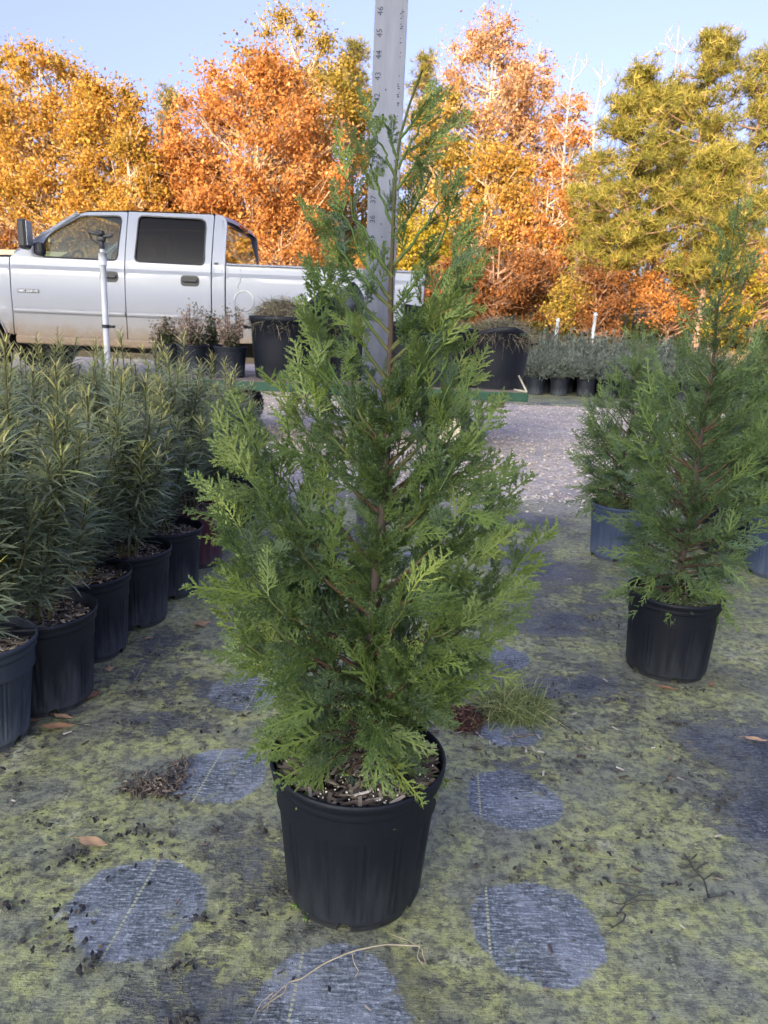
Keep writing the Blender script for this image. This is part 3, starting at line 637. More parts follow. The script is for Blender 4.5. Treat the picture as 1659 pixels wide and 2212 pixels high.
def broad(seed, px, ytop, hw, ybot, Y, mat, label, nclump=80, per=190, size=.14, gap=.0, trunkmat='tbark', forks=2, name='deciduous_tree', group='autumn trees along the far field edge', tr=.16, pole=False):
    rg = np.random.default_rng(seed); top = At(px, ytop, Y); zb = max(.6, At(px, ybot, Y)[2]); w = hw*Y/1640; h = top[2]; gx = top[0]
    root = empty(name, (gx, Y, 0), label, 'tree', group); tb = MB(); fb = MB()
    # trunk with forks
    cz = (h+zb)/2; hh = (h-zb)/2
    stems = []
    for k in range(forks):
        a = rg.uniform(0, 6.28); tip = np.array([math.cos(a)*w*.25*(k > 0), math.sin(a)*w*.2*(k > 0), h*(.97 if k == 0 else rg.uniform(.75, .92))]); st = np.array([rg.uniform(-.1, .1), 0, 0 if k == 0 else h*rg.uniform(.12, .35)])
        P = bez(st, np.array([tip[0]*.3+rg.uniform(-.2, .2), tip[1]*.3, tip[2]*.5]), tip, 12); tb.tube(P, np.linspace(tr*(1 if k == 0 else .7), .03, 12), 7); stems.append(P)
    C = []; n = 0
    while len(C) < nclump:
        d = nrm(rg.normal(size=3)); q = rg.uniform(.25, 1)**.5
        z = cz+d[2]*q*hh; e = (z-zb)/(h-zb); prof = (math.sin(math.pi*min(1, max(.02, e))**.85)**.55)
        lump = 1+.16*math.sin(3*math.atan2(d[1], d[0])+seed+e*5)+.12*math.sin(7*e+seed*2)
        rad = w*prof*lump; a = rg.uniform(0, 6.28); rr = rad*q
        C.append([math.cos(a)*rr, math.sin(a)*rr*.9, z])
    C = np.array(C)
    for c in C:
        s = stems[rg.integers(0, len(stems))]; tgt = c[2]-np.hypot(c[0], c[1])*rg.uniform(.5, .9); i = np.argmin(abs(s[:, 2]-max(.8, tgt))); p0 = s[i]
        mid = (p0+c)/2+np.array([0, 0, -.15*np.hypot(*(c-p0)[:2])]); P = bez(p0, mid, c, 6); tb.tube(P, np.linspace(.06, .016, 6), 4, cap=False)
        for q in range(4):
            e = c+rg.normal(0, .4, 3); tb.tube(bez(P[3], (P[3]+e)/2, e, 4), np.linspace(.02, .008, 4), 3, cap=False)
    Rr = np.clip(rg.normal(.115, .03, len(C)), .06, .2)*w*2.1+.22
    leafcloud(fb, C, Rr, int(per*1.45), size*.80, rg)
    tb.build('trunk', M[trunkmat], root); fb.build('crown', M[mat], root, smooth=False); return root
def pine(seed, px, ytop, hw, ybot, Y, label, mat='pine', ntuft=1500, trunkpx=None, tr=.17):
    rg = np.random.default_rng(seed); top = At(px, ytop, Y); zb = max(.8, At(px, ybot, Y)[2]); w = hw*Y/1640; h = top[2]
    root = empty('pine_tree', (top[0], Y, 0), label, 'pine tree', 'tall pines along the far field edge'); tb = MB(); fb = MB()
    lean = rg.uniform(-.3, .3)
    us = np.linspace(0, 1, 14); TP = np.stack([lean*us*(1-us)*2, us*0, us*h], -1); tb.tube(TP, np.linspace(tr, .03, 14), 8)
    nb = 64; cent = []
    for i in range(nb):
        e = (i+rg.uniform(0, 1))/nb; z = zb+(h-zb)*e*.97; L = w*(1-e**2.2)**.6*rg.uniform(.45, 1.08)*(.75+.25*min(1, e*4)); a = rg.uniform(0, 6.28)
        p0 = np.array([np.interp(z/h, us, TP[:, 0]), 0, z]); p2 = p0+np.array([math.cos(a)*L, math.sin(a)*L, L*rg.uniform(-.05, .45)]); p1 = (p0+p2)/2+np.array([0, 0, -.1*L])
        P = bez(p0, p1, p2, 7); tb.tube(P, np.linspace(.05, .014, 7), 4, cap=False)
        for q in range(6):
            t = rg.uniform(.35, 1); b0 = P[int(t*6)]; e2 = b0+np.array([rg.normal(0, .35), rg.normal(0, .35), rg.uniform(.0, .45)]); tb.tube(np.array([b0, (b0+e2)/2, e2]), [.016, .012, .008], 3, cap=False); cent.append(e2)
            cent.append((b0+e2)/2+rg.normal(0, .1, 3))
        cent.append(p2)
    cent = np.array(cent); k = ntuft; C = cent[rg.integers(0, len(cent), k)]+rg.normal(0, .16, (k, 3))*[1, 1, .6]
    per = 13; C = np.repeat(C, per, 0); n = len(C); d = nrm(rg.normal(size=(n, 3))+[0, 0, .6]); zz = nrm(np.cross(d, rg.normal(size=(n, 3))))
    NV = np.array([[0, -.045, 0], [1, -.02, 0], [1, .02, 0], [0, .045, 0]]); NF = np.array([[0, 1, 2, 3]])
    cl = np.repeat(rg.normal(0, .22, k), per); fb.add(*inst(NV, NF, np.zeros(4), C, d, np.cross(zz, d), zz, rg.uniform(.20, .34, n), np.stack([np.clip(.5+cl+rg.normal(0, .1, n), 0, 1), rg.uniform(.2, .8, n)], -1)))
    tb.build('trunk', M['pbark'], root); fb.build('crown', M[mat], root, smooth=False); return root
def bare(seed, px, ytop, hw, Y, label):
    rg = np.random.default_rng(seed); top = At(px, ytop, Y); h = top[2]; w = hw*Y/1640; root = empty('dead_tree', (top[0], Y, 0), label, 'dead tree', 'bare trees among the crowns'); tb = MB(); ub = MB()
    P = np.array([[rg.normal(0, .08), 0, z] for z in np.linspace(0, h, 12)]); P[0] = 0; tb.tube(P, np.linspace(.13, .02, 12), 7)
    for k in range(16):
        z = h*rg.uniform(.55, .97); a = rg.uniform(0, 6.28); L = w*rg.uniform(.4, 1.1); p0 = P[int(z/h*11)]; p2 = p0+np.array([math.cos(a)*L, math.sin(a)*L*.6, L*rg.uniform(.7, 1.4)]); Q = bez(p0, p0+(p2-p0)*[.7, .7, .35], p2, 7); ub.tube(Q, np.linspace(.032, .006, 7), 4)
        for q in range(6):
            s = Q[rg.integers(2, 6)]; e = s+np.array([rg.normal(0, .3), rg.normal(0, .2), rg.uniform(.2, .7)]); ub.tube(np.array([s, (s+e)/2+rg.normal(0, .04, 3), e]), [.012, .008, .004], 3)
    tb.build('trunk', M['deadwood'], root); ub.build('limbs', M['deadwood'], root)
AG = 'autumn trees along the far field edge'
broad(1, 82, 85, 135, 560, 37, 'amber', 'amber-orange tree with the taller peak at the far left above the truck hood', 120, 230, .17)
broad(2, 225, 150, 105, 580, 35, 'amber', 'golden tree with rounded crown right of the far-left amber tree', 100, 230, .16)
broad(3, 292, 272, 62, 560, 33, 'amber', 'short golden tree below the sky gap above the truck roof', 60, 200, .15)
broad(4, -70, 150, 120, 560, 39, 'orange', 'orange tree mostly outside the left edge', 70, 200, .18)
broad(5, 555, 112, 175, 600, 35, 'orange', 'large round red-orange tree above the truck bed', 170, 260, .16)
broad(6, 415, 300, 92, 600, 34, 'orange', 'lower orange tree joined to the left of the large red-orange tree', 75, 210, .16)
broad(7, 640, 20, 125, 520, 43, 'olive', 'tall olive-gold tree with thin top rising behind the red-orange tree', 90, 190, .18, forks=4)
broad(8, 745, 130, 95, 620, 40, 'olive', 'olive-gold tree directly left of the measuring board', 90, 210, .17)
broad(9, 1065, 14, 105, 420, 43, 'pink', 'tallest tree with thin pinkish-orange crown and pale trunk right of the board', 80, 150, .17, forks=4, tr=.2)
broad(10, 1165, 95, 75, 460, 44, 'pink', 'pinkish-orange thin-crowned tree on the right shoulder of the tallest tree', 60, 140, .17, forks=3)
broad(11, 965, 180, 90, 640, 40, 'olive', 'golden-olive tree directly right of the measuring board', 85, 200, .17)
broad(12, 1060, 300, 120, 680, 38, 'amber', 'wide amber-yellow tree under the tallest pinkish crown', 110, 200, .17, forks=3)
broad(13, 1240, 195, 62, 640, 42, 'orange', 'narrow red-orange tree beside the bare trunks', 60, 150, .17, forks=3)
broad(14, 1185, 400, 80, 690, 37, 'orange', 'loose orange tree with many pale stems above the juniper pots', 60, 140, .16, forks=5)
broad(15, 1320, 420, 85, 700, 38, 'amber', 'amber tree behind the leaning pine trunk', 60, 160, .17)
broad(16, 905, 470, 90, 700, 33, 'yellow', 'yellow tree low behind the top of the large conifer', 70, 200, .15)
pine(31, 765, 92, 42, 330, 46, 'dark green pine top just left of the measuring board', ntuft=700)
pine(32, 368, 190, 42, 520, 45, 'small dark pine in the sky gap between the two orange groups', ntuft=700)
pine(33, 925, 122, 48, 420, 45, 'green pine top just right of the measuring board', ntuft=800)
pine(34, 1395, 150, 130, 600, 31, 'big pine with the thick reddish trunk standing in front on the right', ntuft=2300, tr=.24)
pine(35, 1545, 64, 115, 480, 37, 'tallest green pine with rounded top near the right edge', ntuft=2300)
pine(36, 1665, 108, 95, 560, 35, 'pine cut off by the right edge of the photo', ntuft=1700)
pine(37, 1290, 330, 70, 640, 36, 'slender dark pine between the bare trunks and the big pine', ntuft=900)
pine(38, 1560, 330, 130, 640, 30, 'broad low pine in front of the tallest pine at right', ntuft=2100)
pine(39, 1460, 180, 80, 560, 39, 'pine behind the big front pine on the right', ntuft=1200)
bare(41, 1243, 112, 40, 41, 'forked bare whitish tree left of the big pine'); bare(42, 1300, 128, 28, 40, 'crooked bare trunk closest to the big pine'); bare(43, 1468, 42, 38, 43, 'bare white tree top sticking up behind the pines')
und = [(40, 500, 90, 34, 'rust', 'rust-brown low tree behind the truck hood'), (180, 470, 90, 32, 'amber', 'low amber tree seen through the truck cab windows'), (330, 500, 90, 33, 'orange', 'low orange tree right behind the cab roof'), (470, 470, 90, 32, 'amber', 'low golden tree behind the cab rear window'),
       (610, 490, 90, 31, 'orange', 'low orange tree behind the front half of the truck bed'), (740, 510, 80, 32, 'amber', 'low amber tree behind the rear half of the truck bed'), (850, 520, 80, 33, 'olive', 'low olive tree behind the measuring board'),
       (985, 560, 75, 31, 'rust', 'rusty brown bush-like tree above the right tub'), (1080, 520, 70, 31, 'rust', 'rusty low tree beside the yellow-green sapling'), (1235, 600, 34, 30, 'olive', 'small yellow-green sapling behind the juniper pots'), (1300, 560, 60, 30, 'rust', 'reddish low tree left of the big pine trunk'),
       (1150, 520, 60, 33, 'rust', 'olive low tree above the left fence post'), (1470, 540, 75, 32, 'orange', 'low orange tree right of the big pine trunk'), (1560, 560, 80, 31, 'yellow', 'low yellow tree behind the thin conifer top'), (1650, 540, 80, 32, 'amber', 'low amber tree at the right edge')]
for i, (px, yt, hw, Y, mt, lab) in enumerate(und): broad(60+i, px, yt, hw*1.15, (712, 735, 700)[i % 3], Y, mt, lab, 42, 170, .12, name='small_tree', group='low trees under the tall crowns', tr=.07, trunkmat='pbark')
# dense far wood behind and low brush in front of it
b = MB(); rg = np.random.default_rng(77); k = 420
C = np.stack([rg.uniform(-34, 34, k), rg.uniform(46, 54, k), rg.uniform(.3, 7.0, k)], -1)
leafcloud(b, C, rg.uniform(.7, 1.5, k), 70, .26, rg)
for q in range(120):
    x = rg.uniform(-34, 34); y = rg.uniform(44, 52); b.tube(np.array([[x, y, 0], [x+rg.uniform(-.3, .3), y, 5], [x+rg.uniform(-.5, .5), y, 9]]), [.14, .1, .04], 5)
tag(b.build('woodland', M['olive'], smooth=False), 'dense far wood filling the gaps behind the nearer autumn trees', 'woodland', kind='stuff')
b = MB(); k = 260; C = np.stack([rg.uniform(-22, 24, k), rg.uniform(29.5, 33, k), rg.uniform(.1, 1.15, k)], -1)
leafcloud(b, C, rg.uniform(.35, .8, k), 110, .11, rg); tag(b.build('undergrowth', M['dark'], smooth=False), 'dark brushy undergrowth at the foot of the autumn trees', 'undergrowth', kind='stuff')
# dry tall grass at the field edge
b = MB(); k = 26000; P = np.stack([rg.uniform(-8, 20, k), 19+10*rg.uniform(0, 1, k), np.zeros(k)], -1); d = nrm(np.stack([rg.normal(0, .25, k), rg.normal(0, .25, k), np.ones(k)], -1)); X, Y, Z = frames(k, rg); Z = nrm(np.cross(d, X)); GV = np.array([[0, -.03, 0], [1, -.003, 0], [1, .003, 0], [0, .03, 0]])
M['drygrass'] = leafmat('dry_grass', [(0, (.18, .12, .06)), (.5, (.36, .24, .12)), (1, (.5, .40, .2))], trans=.3, rough=.8)
b.add(*inst(GV, np.array([[0, 1, 2, 3]]), np.array([0, 1, 1, 0.]), P, d, np.cross(Z, d), Z, rg.uniform(.2, .55, k), np.stack([rg.uniform(0, 1, k), rg.uniform(.2, .9, k)], -1)))
tag(b.build('dry_grass', M['drygrass'], smooth=False), 'sunlit dry grass between the nursery rows and the trees', 'grass', kind='stuff')
# fence posts
M['white'] = simple('white_plastic', (.62, .64, .68), .45, var=.12, sc=15)
for px, yt, yb, lab in ((1204, 690, 735, 'left of two white fence posts behind the juniper pots'), (1285, 678, 735, 'right and taller of two white fence posts behind the juniper pots')):
    Y = 19.0; t = At(px, yt, Y); root = empty('fence_post', (t[0], Y, 0), lab, 'post', 'white posts behind the juniper pots'); b = MB(); b.tube([(0, 0, 0), (.0, 0, t[2]*.5), (.02, 0, t[2])], .042, 10); b.build('pole', M['white'], root); b = MB(); b.lathe([(.001, t[2]+.03), (.03, t[2]+.025), (.05, t[2]), (.05, t[2]-.04)], 12, c=(.02, 0, 0)); b.build('cap', M['white'], root)
# pale building far left
M['paleroof'] = simple('pale_roof', (.50, .46, .28), .7, var=.1, sc=2); M['palewall'] = simple('pale_wall', (.35, .33, .26), .8, var=.1, sc=2)
a = At(55, 556, 26.0); root = empty('shed', (a[0], 26, 0), 'low shed with pale sunlit roof seen past the truck hood', 'shed'); h = a[2]
b = MB(); b.box((-4, 3, (h-.3)/2), (8, 5, h-.3)); b.build('wall', M['palewall'], root, smooth=False)
b = MB(); b.add([(-8.3, .2, h-.35), (.2, .2, h-.35), (.2, 3, h+.45), (-8.3, 3, h+.45), (-8.3, 5.8, h-.35), (.2, 5.8, h-.35)], [[0, 1, 2, 3], [3, 2, 5, 4]]); b.build('roof', M['paleroof'], root, smooth=False)

# ------------------------------------------------------------------ juniper block
M['juniper'] = leafmat('juniper_leaf', [(0, (.075, .10, .08)), (.5, (.14, .17, .135)), (1, (.24, .26, .21))], trans=.2, rough=.7)
def juniper_proto(seed):
    rg = np.random.default_rng(seed); b = MB(); s = MB(); O = []; D = []
    for k in range(110):
        a = rg.uniform(0, 6.28); L = rg.uniform(.12, .32); e = rg.uniform(.15, 1.3); p0 = np.array([0, 0, POT_H-.02]); p2 = p0+np.array([math.cos(a)*L*math.cos(e), math.sin(a)*L*math.cos(e), L*math.sin(e)]); p1 = (p0+p2)/2+np.array([0, 0, .05]); P = bez(p0, p1, p2, 8); s.tube(P, .0015, 3, cap=False)
        for q in range(14): O.append(P[rg.integers(2, 8)]+rg.normal(0, .008, 3)); D.append(nrm(P[-1]-P[3]+rg.normal(0, .14, 3)))
    O = np.array(O); D = np.array(D); k = len(O); Z = nrm(np.cross(D, rg.normal(size=(k, 3)))); NV = np.array([[0, -.10, 0], [.5, -.12, .03], [1, 0, 0], [.5, .12, .03]])
    b.add(*inst(NV, np.array([[0, 1, 2, 3]]), np.zeros(4), O, D, np.cross(Z, D), Z, rg.uniform(.03, .055, k), np.stack([rg.beta(2, 2, k), rg.uniform(.2, .9, k)], -1))); return s, b
jp = [None, None, None]; rj = random.Random(4); j0 = G(1165, 853); nj = 0
for row in range(7):
    for k in range(9):
        x = j0[0]+(k-.1)*.305+.12*(row % 2)+rj.uniform(-.03, .03)-.0*row; y = j0[1]+.1+row*.34+rj.uniform(-.03, .03)-.03*k
        if row == 0: lab = 'potted juniper in the front row of the block beyond the gravel'
        else: lab = 'potted juniper within the grey-green block behind its front row'
        root = empty('potted_juniper', (x, y, 0), lab, 'potted juniper', 'front row of juniper pots beyond the gravel' if row == 0 else 'juniper pots behind their front row', rz=rj.uniform(0, 6)); root.scale = (1.12,)*3; v = rj.randrange(3)
        put_pot(root, 'pot_dusty', 1)
        if jp[v] is None: s, b = juniper_proto(80+v); jp[v] = (s.build('stems', M['twig'], root), b.build('foliage', M['juniper'], root, smooth=False))
        else:
            for ch in jp[v]:
                c = ch.copy(); COL.objects.link(c); c.parent = root
        if row > 2:
            for ch in list(root.children):
                if ch.name.startswith(('foliage', 'stems')): ch.scale = (1.1, 1.1, 1.0+.18*min(5, row-1)); ch.location = (0, 0, -.18*.18*min(5, row-1))

# ------------------------------------------------------------------ pickup truck
n = NT('truck_paint'); v = n.coord(); x, y, z = n.sep(v); f = n.noise(v, 7, 6, .7); g = n.noise(v, 60, 5, .7)
zz = n.math('ADD', z, n.math('MULTIPLY_ADD', f, -.30, .15)); d1 = n.math('SUBTRACT', 1.0, n.step(zz, .50, 1.05)); d2 = n.math('SUBTRACT', 1.0, n.step(n.math('ADD', zz, n.math('MULTIPLY', g, .12)), .52, .76))
c = n.mix(n.math('MULTIPLY', d1, .8), (.255, .28, .34), (.25, .225, .19)); c = n.mix(n.math('MULTIPLY', d2, .85), c, (.22, .15, .085)); n.col(c)
n.set(n.b.inputs['Roughness'], n.math('MULTIPLY_ADD', d1, .4, .32)); n.b.inputs['Coat Weight'].default_value = .25; M['paint'] = n.m
def glass(name, col, alpha, k=1.0):
    n = NT(name); g = n.n.new('ShaderNodeBsdfGlossy'); g.inputs['Roughness'].default_value = .02; t = n.n.new('ShaderNodeBsdfTransparent'); t.inputs[0].default_value = (*col, 1)
    fr = n.n.new('ShaderNodeFresnel'); fr.inputs[0].default_value = 1.5; f = n.math('ADD', n.math('MULTIPLY', fr.outputs[0], k), alpha, clamp=True); mx = n.n.new('ShaderNodeMixShader'); n.l.new(f, mx.inputs[0]); n.l.new(t.outputs[0], mx.inputs[1]); n.l.new(g.outputs[0], mx.inputs[2]); n.l.new(mx.outputs[0], n.out.inputs[0]); return n.m
M['glass'] = glass('clear_glass', (.62, .68, .66), .0, .6); M['tint'] = glass('tinted_glass', (.16, .17, .21), .0, .45); M['backglass'] = glass('back_glass', (.22, .22, .22), .38)
M['rubber'] = simple('rubber', (.018, .018, .019), .75, var=.3, sc=30); M['trim'] = simple('dark_trim', (.025, .026, .030), .5, var=.2); M['steel'] = simple('steel', (.45, .46, .48), .35, .7, var=.15); M['grey'] = simple('grey_interior', (.09, .09, .10), .8); M['seat'] = simple('seat_cloth', (.16, .14, .13), .9)
M['under'] = simple('underbody', (.03, .028, .026), .9); M['red'] = simple('red_lens', (.35, .02, .02), .2)
def inside(p, poly):
    x, y = p; r = False; n = len(poly); j = n-1
    for i in range(n):
        if (poly[i][1] > y) != (poly[j][1] > y) and x < (poly[j][0]-poly[i][0])*(y-poly[i][1])/(poly[j][1]-poly[i][1])+poly[i][0]: r = not r
        j = i
    return r
def roundpoly(poly, rad, seg=5):
    out = []; n = len(poly)
    for i in range(n):
        p = np.array(poly[i]); a = np.array(poly[i-1]); b = np.array(poly[(i+1) % n]); r = rad[i] if isinstance(rad, (list, tuple)) else rad
        da = a-p; db = b-p; la = np.linalg.norm(da); lb = np.linalg.norm(db); r = min(r, la*.45, lb*.45)
        if r < 1e-4: out.append(tuple(p)); continue
        A = p+da/la*r; B = p+db/lb*r
        for t in np.linspace(0, 1, seg): out.append(tuple((1-t)**2*A+2*t*(1-t)*p+t*t*B))
    return out
def panel(outer, holes, yf, th=.03, grid=.07):
    """2-D outline (x,z) -> skin at y=yf(x,z) with returned edges; for both sides of the truck"""
    vs = []; es = []
    for lp in [outer]+holes:
        dense = []
        for i in range(len(lp)):
            a = np.array(lp[i]); b = np.array(lp[(i+1) % len(lp)]); k = max(1, int(np.linalg.norm(b-a)/grid))
            for q in range(k): dense.append(tuple(a+(b-a)*q/k))
        s = len(vs); vs += dense; es += [(s+i, s+(i+1) % len(dense)) for i in range(len(dense))]
    nb = len(vs); xs = [p[0] for p in outer]; zs = [p[1] for p in outer]
    for x in np.arange(min(xs)+grid*.5, max(xs), grid):
        for z in np.arange(min(zs)+grid*.25, max(zs), grid*.6):
            if inside((x, z), outer) and not any(inside((x, z), h) for h in holes) and min(math.hypot(x-q[0], z-q[1]) for q in vs[:nb]) > grid*.3: vs.append((x, z))
    V, E, Fc, ov, oe, of = geometry.delaunay_2d_cdt([Vector(p) for p in vs], es, [], 0, 1e-5)
    keep = []
    for f in Fc:
        c = sum((V[i] for i in f), Vector((0, 0)))/len(f)
        if inside(c, outer) and not any(inside(c, h) for h in holes): keep.append(list(f))
    return [tuple(v) for v in V], keep
def ybody(x, z):
    y = 1.0-.035*((z-.95)/.45)**2 if z < 1.33 else .975-(z-1.33)*.26-.12*(z-1.33)**2
    if z < 1.33:
        for wx in (-1.78, 2.10):
            d = math.hypot(x-wx, z-.42); y += .035*math.exp(-((d-.50)/.07)**2) if z > .4 else 0
        y += .010*math.exp(-((z-1.265)/.018)**2)
        if z < .70: y += .012*(.70-z)/.2
    return y
truck = empty('pickup_truck', (At(276, 680, 8.25)[0], 8.25+1.0, 0), 'white crew cab pickup truck with brown mud along its lower doors', 'pickup truck', rz=R(-1.0))
def add_panel(b, outer, holes, yf=ybody, th=.03, sides=(-1, 1), grid=.07, off=0.0):
    V, Fc = panel(outer, holes, yf, th, grid)
    from collections import Counter
    ec = Counter(); 
    for f in Fc:
        for i in range(len(f)): ec[(f[i], f[(i+1) % len(f)])] += 1
    bd = [(a, c) for (a, c) in ec if (c, a) not in ec]
    for s in sides:
        n = len(V); P = [(x, s*(yf(x, z)+off), z) for x, z in V]+[(x, s*(yf(x, z)+off-th), z) for x, z in V]
        b.v.append(np.array(P, float)); b.t.append(np.full((2*n, 3), .5)); base = b.n; b.n += 2*n
        f3 = np.array([f if s < 0 else f[::-1] for f in Fc])
        b.f.append((f3+base, 0)); b.f.append((f3[:, ::-1]+base+n, 0))
        b.f.append((np.array([[a, a+n, c+n, c] if s < 0 else [c, c+n, a+n, a] for a, c in bd])+base, 0))
def tpart(name, b, mat, par=truck, smooth=False): return b.build(name, M[mat], par, smooth=smooth)
gap = .005
wf = roundpoly([(-.88, 1.342), (-.085, 1.337), (-.062, 1.80), (-.49, 1.785), (-.80, 1.60), (-.875, 1.50)], [.02, .05, .06, .05, .05, .05])
fd = roundpoly([(-1.235, .52), (-.005, .52), (-.005, 1.845), (-.50, 1.825), (-.93, 1.545), (-1.16, 1.385), (-1.235, 1.33)], [.03, .01, .02, .10, .05, .03, .01])
wr = roundpoly([(.105, 1.335), (.85, 1.325), (.845, 1.80), (.12, 1.81)], [.05, .05, .08, .06])
rd = roundpoly([(.005, .52), (.92, .52), (.925, 1.852), (.005, 1.848)], [.01, .03, .03, .01])
near = (-1,); 
for s in (-1, 1):
    b = MB(); add_panel(b, fd, [wf], sides=(s,)); d = tpart('door', b, 'paint'); 
    b = MB(); add_panel(b, wf, [], sides=(s,), th=.006, off=-.012); tpart('window', b, 'glass', d)
    b2 = MB(); add_panel(b2, rd, [wr], sides=(s,)); d2 = tpart('door', b2, 'paint')
    b = MB(); add_panel(b, wr, [], sides=(s,), th=.006, off=-.012); tpart('window', b, 'tint', d2)
    for dd, hx, hz in ((d, -.17, 1.165), (d2, .70, 1.155)):
        b = MB(); y = s*(ybody(hx, hz)); outl = roundpoly([(hx-.10, hz-.055), (hx+.10, hz-.055), (hx+.10, hz+.055), (hx-.10, hz+.055)], .045)
        b.add([(x, y+s*.004, z) for x, z in outl]+[(x, y-s*.02, z) for x, z in outl], [list(range(len(outl)))[::1 if s < 0 else -1]]); nn = len(outl)
        b.f.append((np.array([[i, (i+1) % nn, nn+(i+1) % nn, nn+i] for i in range(nn)]), 0))
        b.box((hx, y+s*.018, hz+.005), (.16, .022, .035), bev=.008); tpart('handle', b, 'trim', dd)
    # window rubber frames
    for dd, w in ((d, wf), (d2, wr)):
        P = np.array([(x, s*(ybody(x, z)+.001), z) for x, z in w]+[(w[0][0], s*(ybody(*w[0])+.001), w[0][1])]); b = MB(); b.tube(P, .009, 5, cap=False); tpart('window_seal', b, 'trim', dd)
def arch(cx, r, n=18, a0=-8, a1=188): return [(cx+r*math.cos(R(a)), .42+r*math.sin(R(a))) for a in np.linspace(a1, a0, n)]
for s in (-1, 1):
    fo = [(-2.72, .52), *[p for p in arch(-1.78, .47) if p[1] > .52], (-1.245, .52), (-1.245, 1.325), (-1.6, 1.32), (-2.72, 1.22)]
    b = MB(); add_panel(b, fo, [], sides=(s,)); tpart('fender', b, 'paint')
    bo = [(1.085, .52), *[p for p in arch(2.10, .48) if p[1] > .52], (3.20, .55), (3.20, 1.33), (1.085, 1.33)]
    b = MB(); add_panel(b, bo, [], sides=(s,)); bs = tpart('bed_side', b, 'paint')
    b = MB(); b.box((2.14, s*.965, 1.340), (2.1, .07, .02), bev=.006); tpart('bed_rail', b, 'paint', bs)
    cp = roundpoly([(.935, .52), (1.07, .52), (1.07, 1.78), (1.02, 1.852), (.935, 1.852)], [.01, .01, .06, .05, .01])
    b = MB(); add_panel(b, cp, [], sides=(s,)); tpart('cab_corner', b, 'paint')
    b = MB(); b.box((.98, s*(ybody(.98, 1.31)+.003), 1.345), (.045, .008, .018), bev=.003); tpart('side_marker', b, 'trim')
    for x0, x1 in ((-1.22, -.012), (.012, 1.06)):        # side moulding
        b = MB(); 
        b.add([(x, s*(ybody(x, z)+.001+q), z) for x in np.linspace(x0, x1, 8) for z, q in ((.755, 0), (.76, .016), (.80, .018), (.808, 0))], [[4*i+j, 4*i+j+1, 4*i+5+j, 4*i+4+j] for i in range(7) for j in range(3)]); tpart('side_moulding', b, 'paint', smooth=True)
    b = MB(); b.box((-.08, s*.955, .475), (2.3, .10, .09), bev=.02); tpart('rocker_panel', b, 'paint')
    b = MB(); P = np.array([(-1.78+.475*math.cos(R(a)), s*(ybody(-1.78+.475*math.cos(R(a)), .42+.475*math.sin(R(a)))+.002), .42+.475*math.sin(R(a))) for a in np.linspace(-5, 185, 26)]); b.tube(P, .012, 6); tpart('wheel_arch_lip', b, 'paint', smooth=True); b = MB()
    P = np.array([(2.10+.485*math.cos(R(a)), s*(ybody(2.1+.485*math.cos(R(a)), .42+.485*math.sin(R(a)))+.002), .42+.485*math.sin(R(a))) for a in np.linspace(-5, 185, 26)]); b.tube(P, .012, 6); tpart('wheel_arch_lip', b, 'paint', smooth=True)
    # mirror
    b = MB(); b.box((-1.0, s*1.10, 1.55), (.10, .17, .30), bev=.035, rot=Matrix.Rotation(R(-8*s), 3, 'Z')); b.box((-.90, s*.99, 1.42), (.10, .12, .13), bev=.03); mo = tpart('side_mirror', b, 'trim')
    b = MB(); b.box((-.945, s*1.10, 1.56), (.006, .13, .24), bev=.002); tpart('mirror_glass', b, 'steel', mo)
    for wx in (-1.78, 2.10):
        b = MB(); yc = s*.86; Rr = .395
        b.lathe([(.22, -.11), (.30, -.125), (.37, -.12), (.39, -.10), (Rr, -.05), (Rr, .05), (.39, .10), (.37, .12), (.30, .125), (.22, .11)], 48, c=(wx, yc, Rr), axis='y')
        for q in range(40):
            a = q*2*math.pi/40; b.box((wx+Rr*math.cos(a), yc, Rr+Rr*math.sin(a)), (.012, .19, .03), rot=Matrix.Rotation(-a, 3, 'Y'))
        w = tpart('wheel', b, 'rubber'); b = MB(); b.lathe([(.225, -.10), (.21, -.05), (.17, -.04), (.08, -.09), (.07, -.12), (.001, -.12)] if s < 0 else [(.225, .10), (.21, .05), (.17, .04), (.08, .09), (.07, .12), (.001, .12)], 32, c=(wx, yc, Rr), axis='y')
        for q in range(8): a = q*math.pi/4; b.box((wx+.13*math.cos(a), yc+s*.07, Rr+.13*math.sin(a)), (.05, .02, .05), bev=.008)
        tpart('rim', b, 'steel', w)
    b = MB(); b.box((-2.62, s*.78, 1.0), (.22, .36, .20), bev=.03); tpart('headlight', b, 'glass')
    b = MB(); b.box((3.17, s*.93, 1.05), (.09, .10, .42), bev=.02); tpart('tail_light', b, 'red')
# roof, windshield, back, hood
def ruled(rows): 
    b = MB(); n = len(rows[0]); b.add([p for r in rows for p in r], [[i*n+j, i*n+j+1, (i+1)*n+j+1, (i+1)*n+j] for i in range(len(rows)-1) for j in range(n-1)]); return b
def cross(x, z, w, crown, n=13): return [(x, -w+2*w*i/(n-1), z+crown*(1-abs(2*i/(n-1)-1)**2.6)) for i in range(n)]
b = ruled([cross(x, z, ybody(x, min(z, 1.85))-.01, c) for x, z, c in ((-.53, 1.815, .03), (-.42, 1.845, .035), (0, 1.862, .04), (.6, 1.865, .04), (.95, 1.858, .035), (1.03, 1.835, .03), (1.065, 1.79, .02))]); tpart('roof', b, 'paint', smooth=True)
b = ruled([[(x, -w+2*w*i/12, z) for i in range(13)] for x, z, w in ((-1.20, 1.36, .90), (-.93, 1.55, .87), (-.53, 1.812, .80))])
for r_ in (0,): pass
tpart('windshield', b, 'glass', smooth=True)
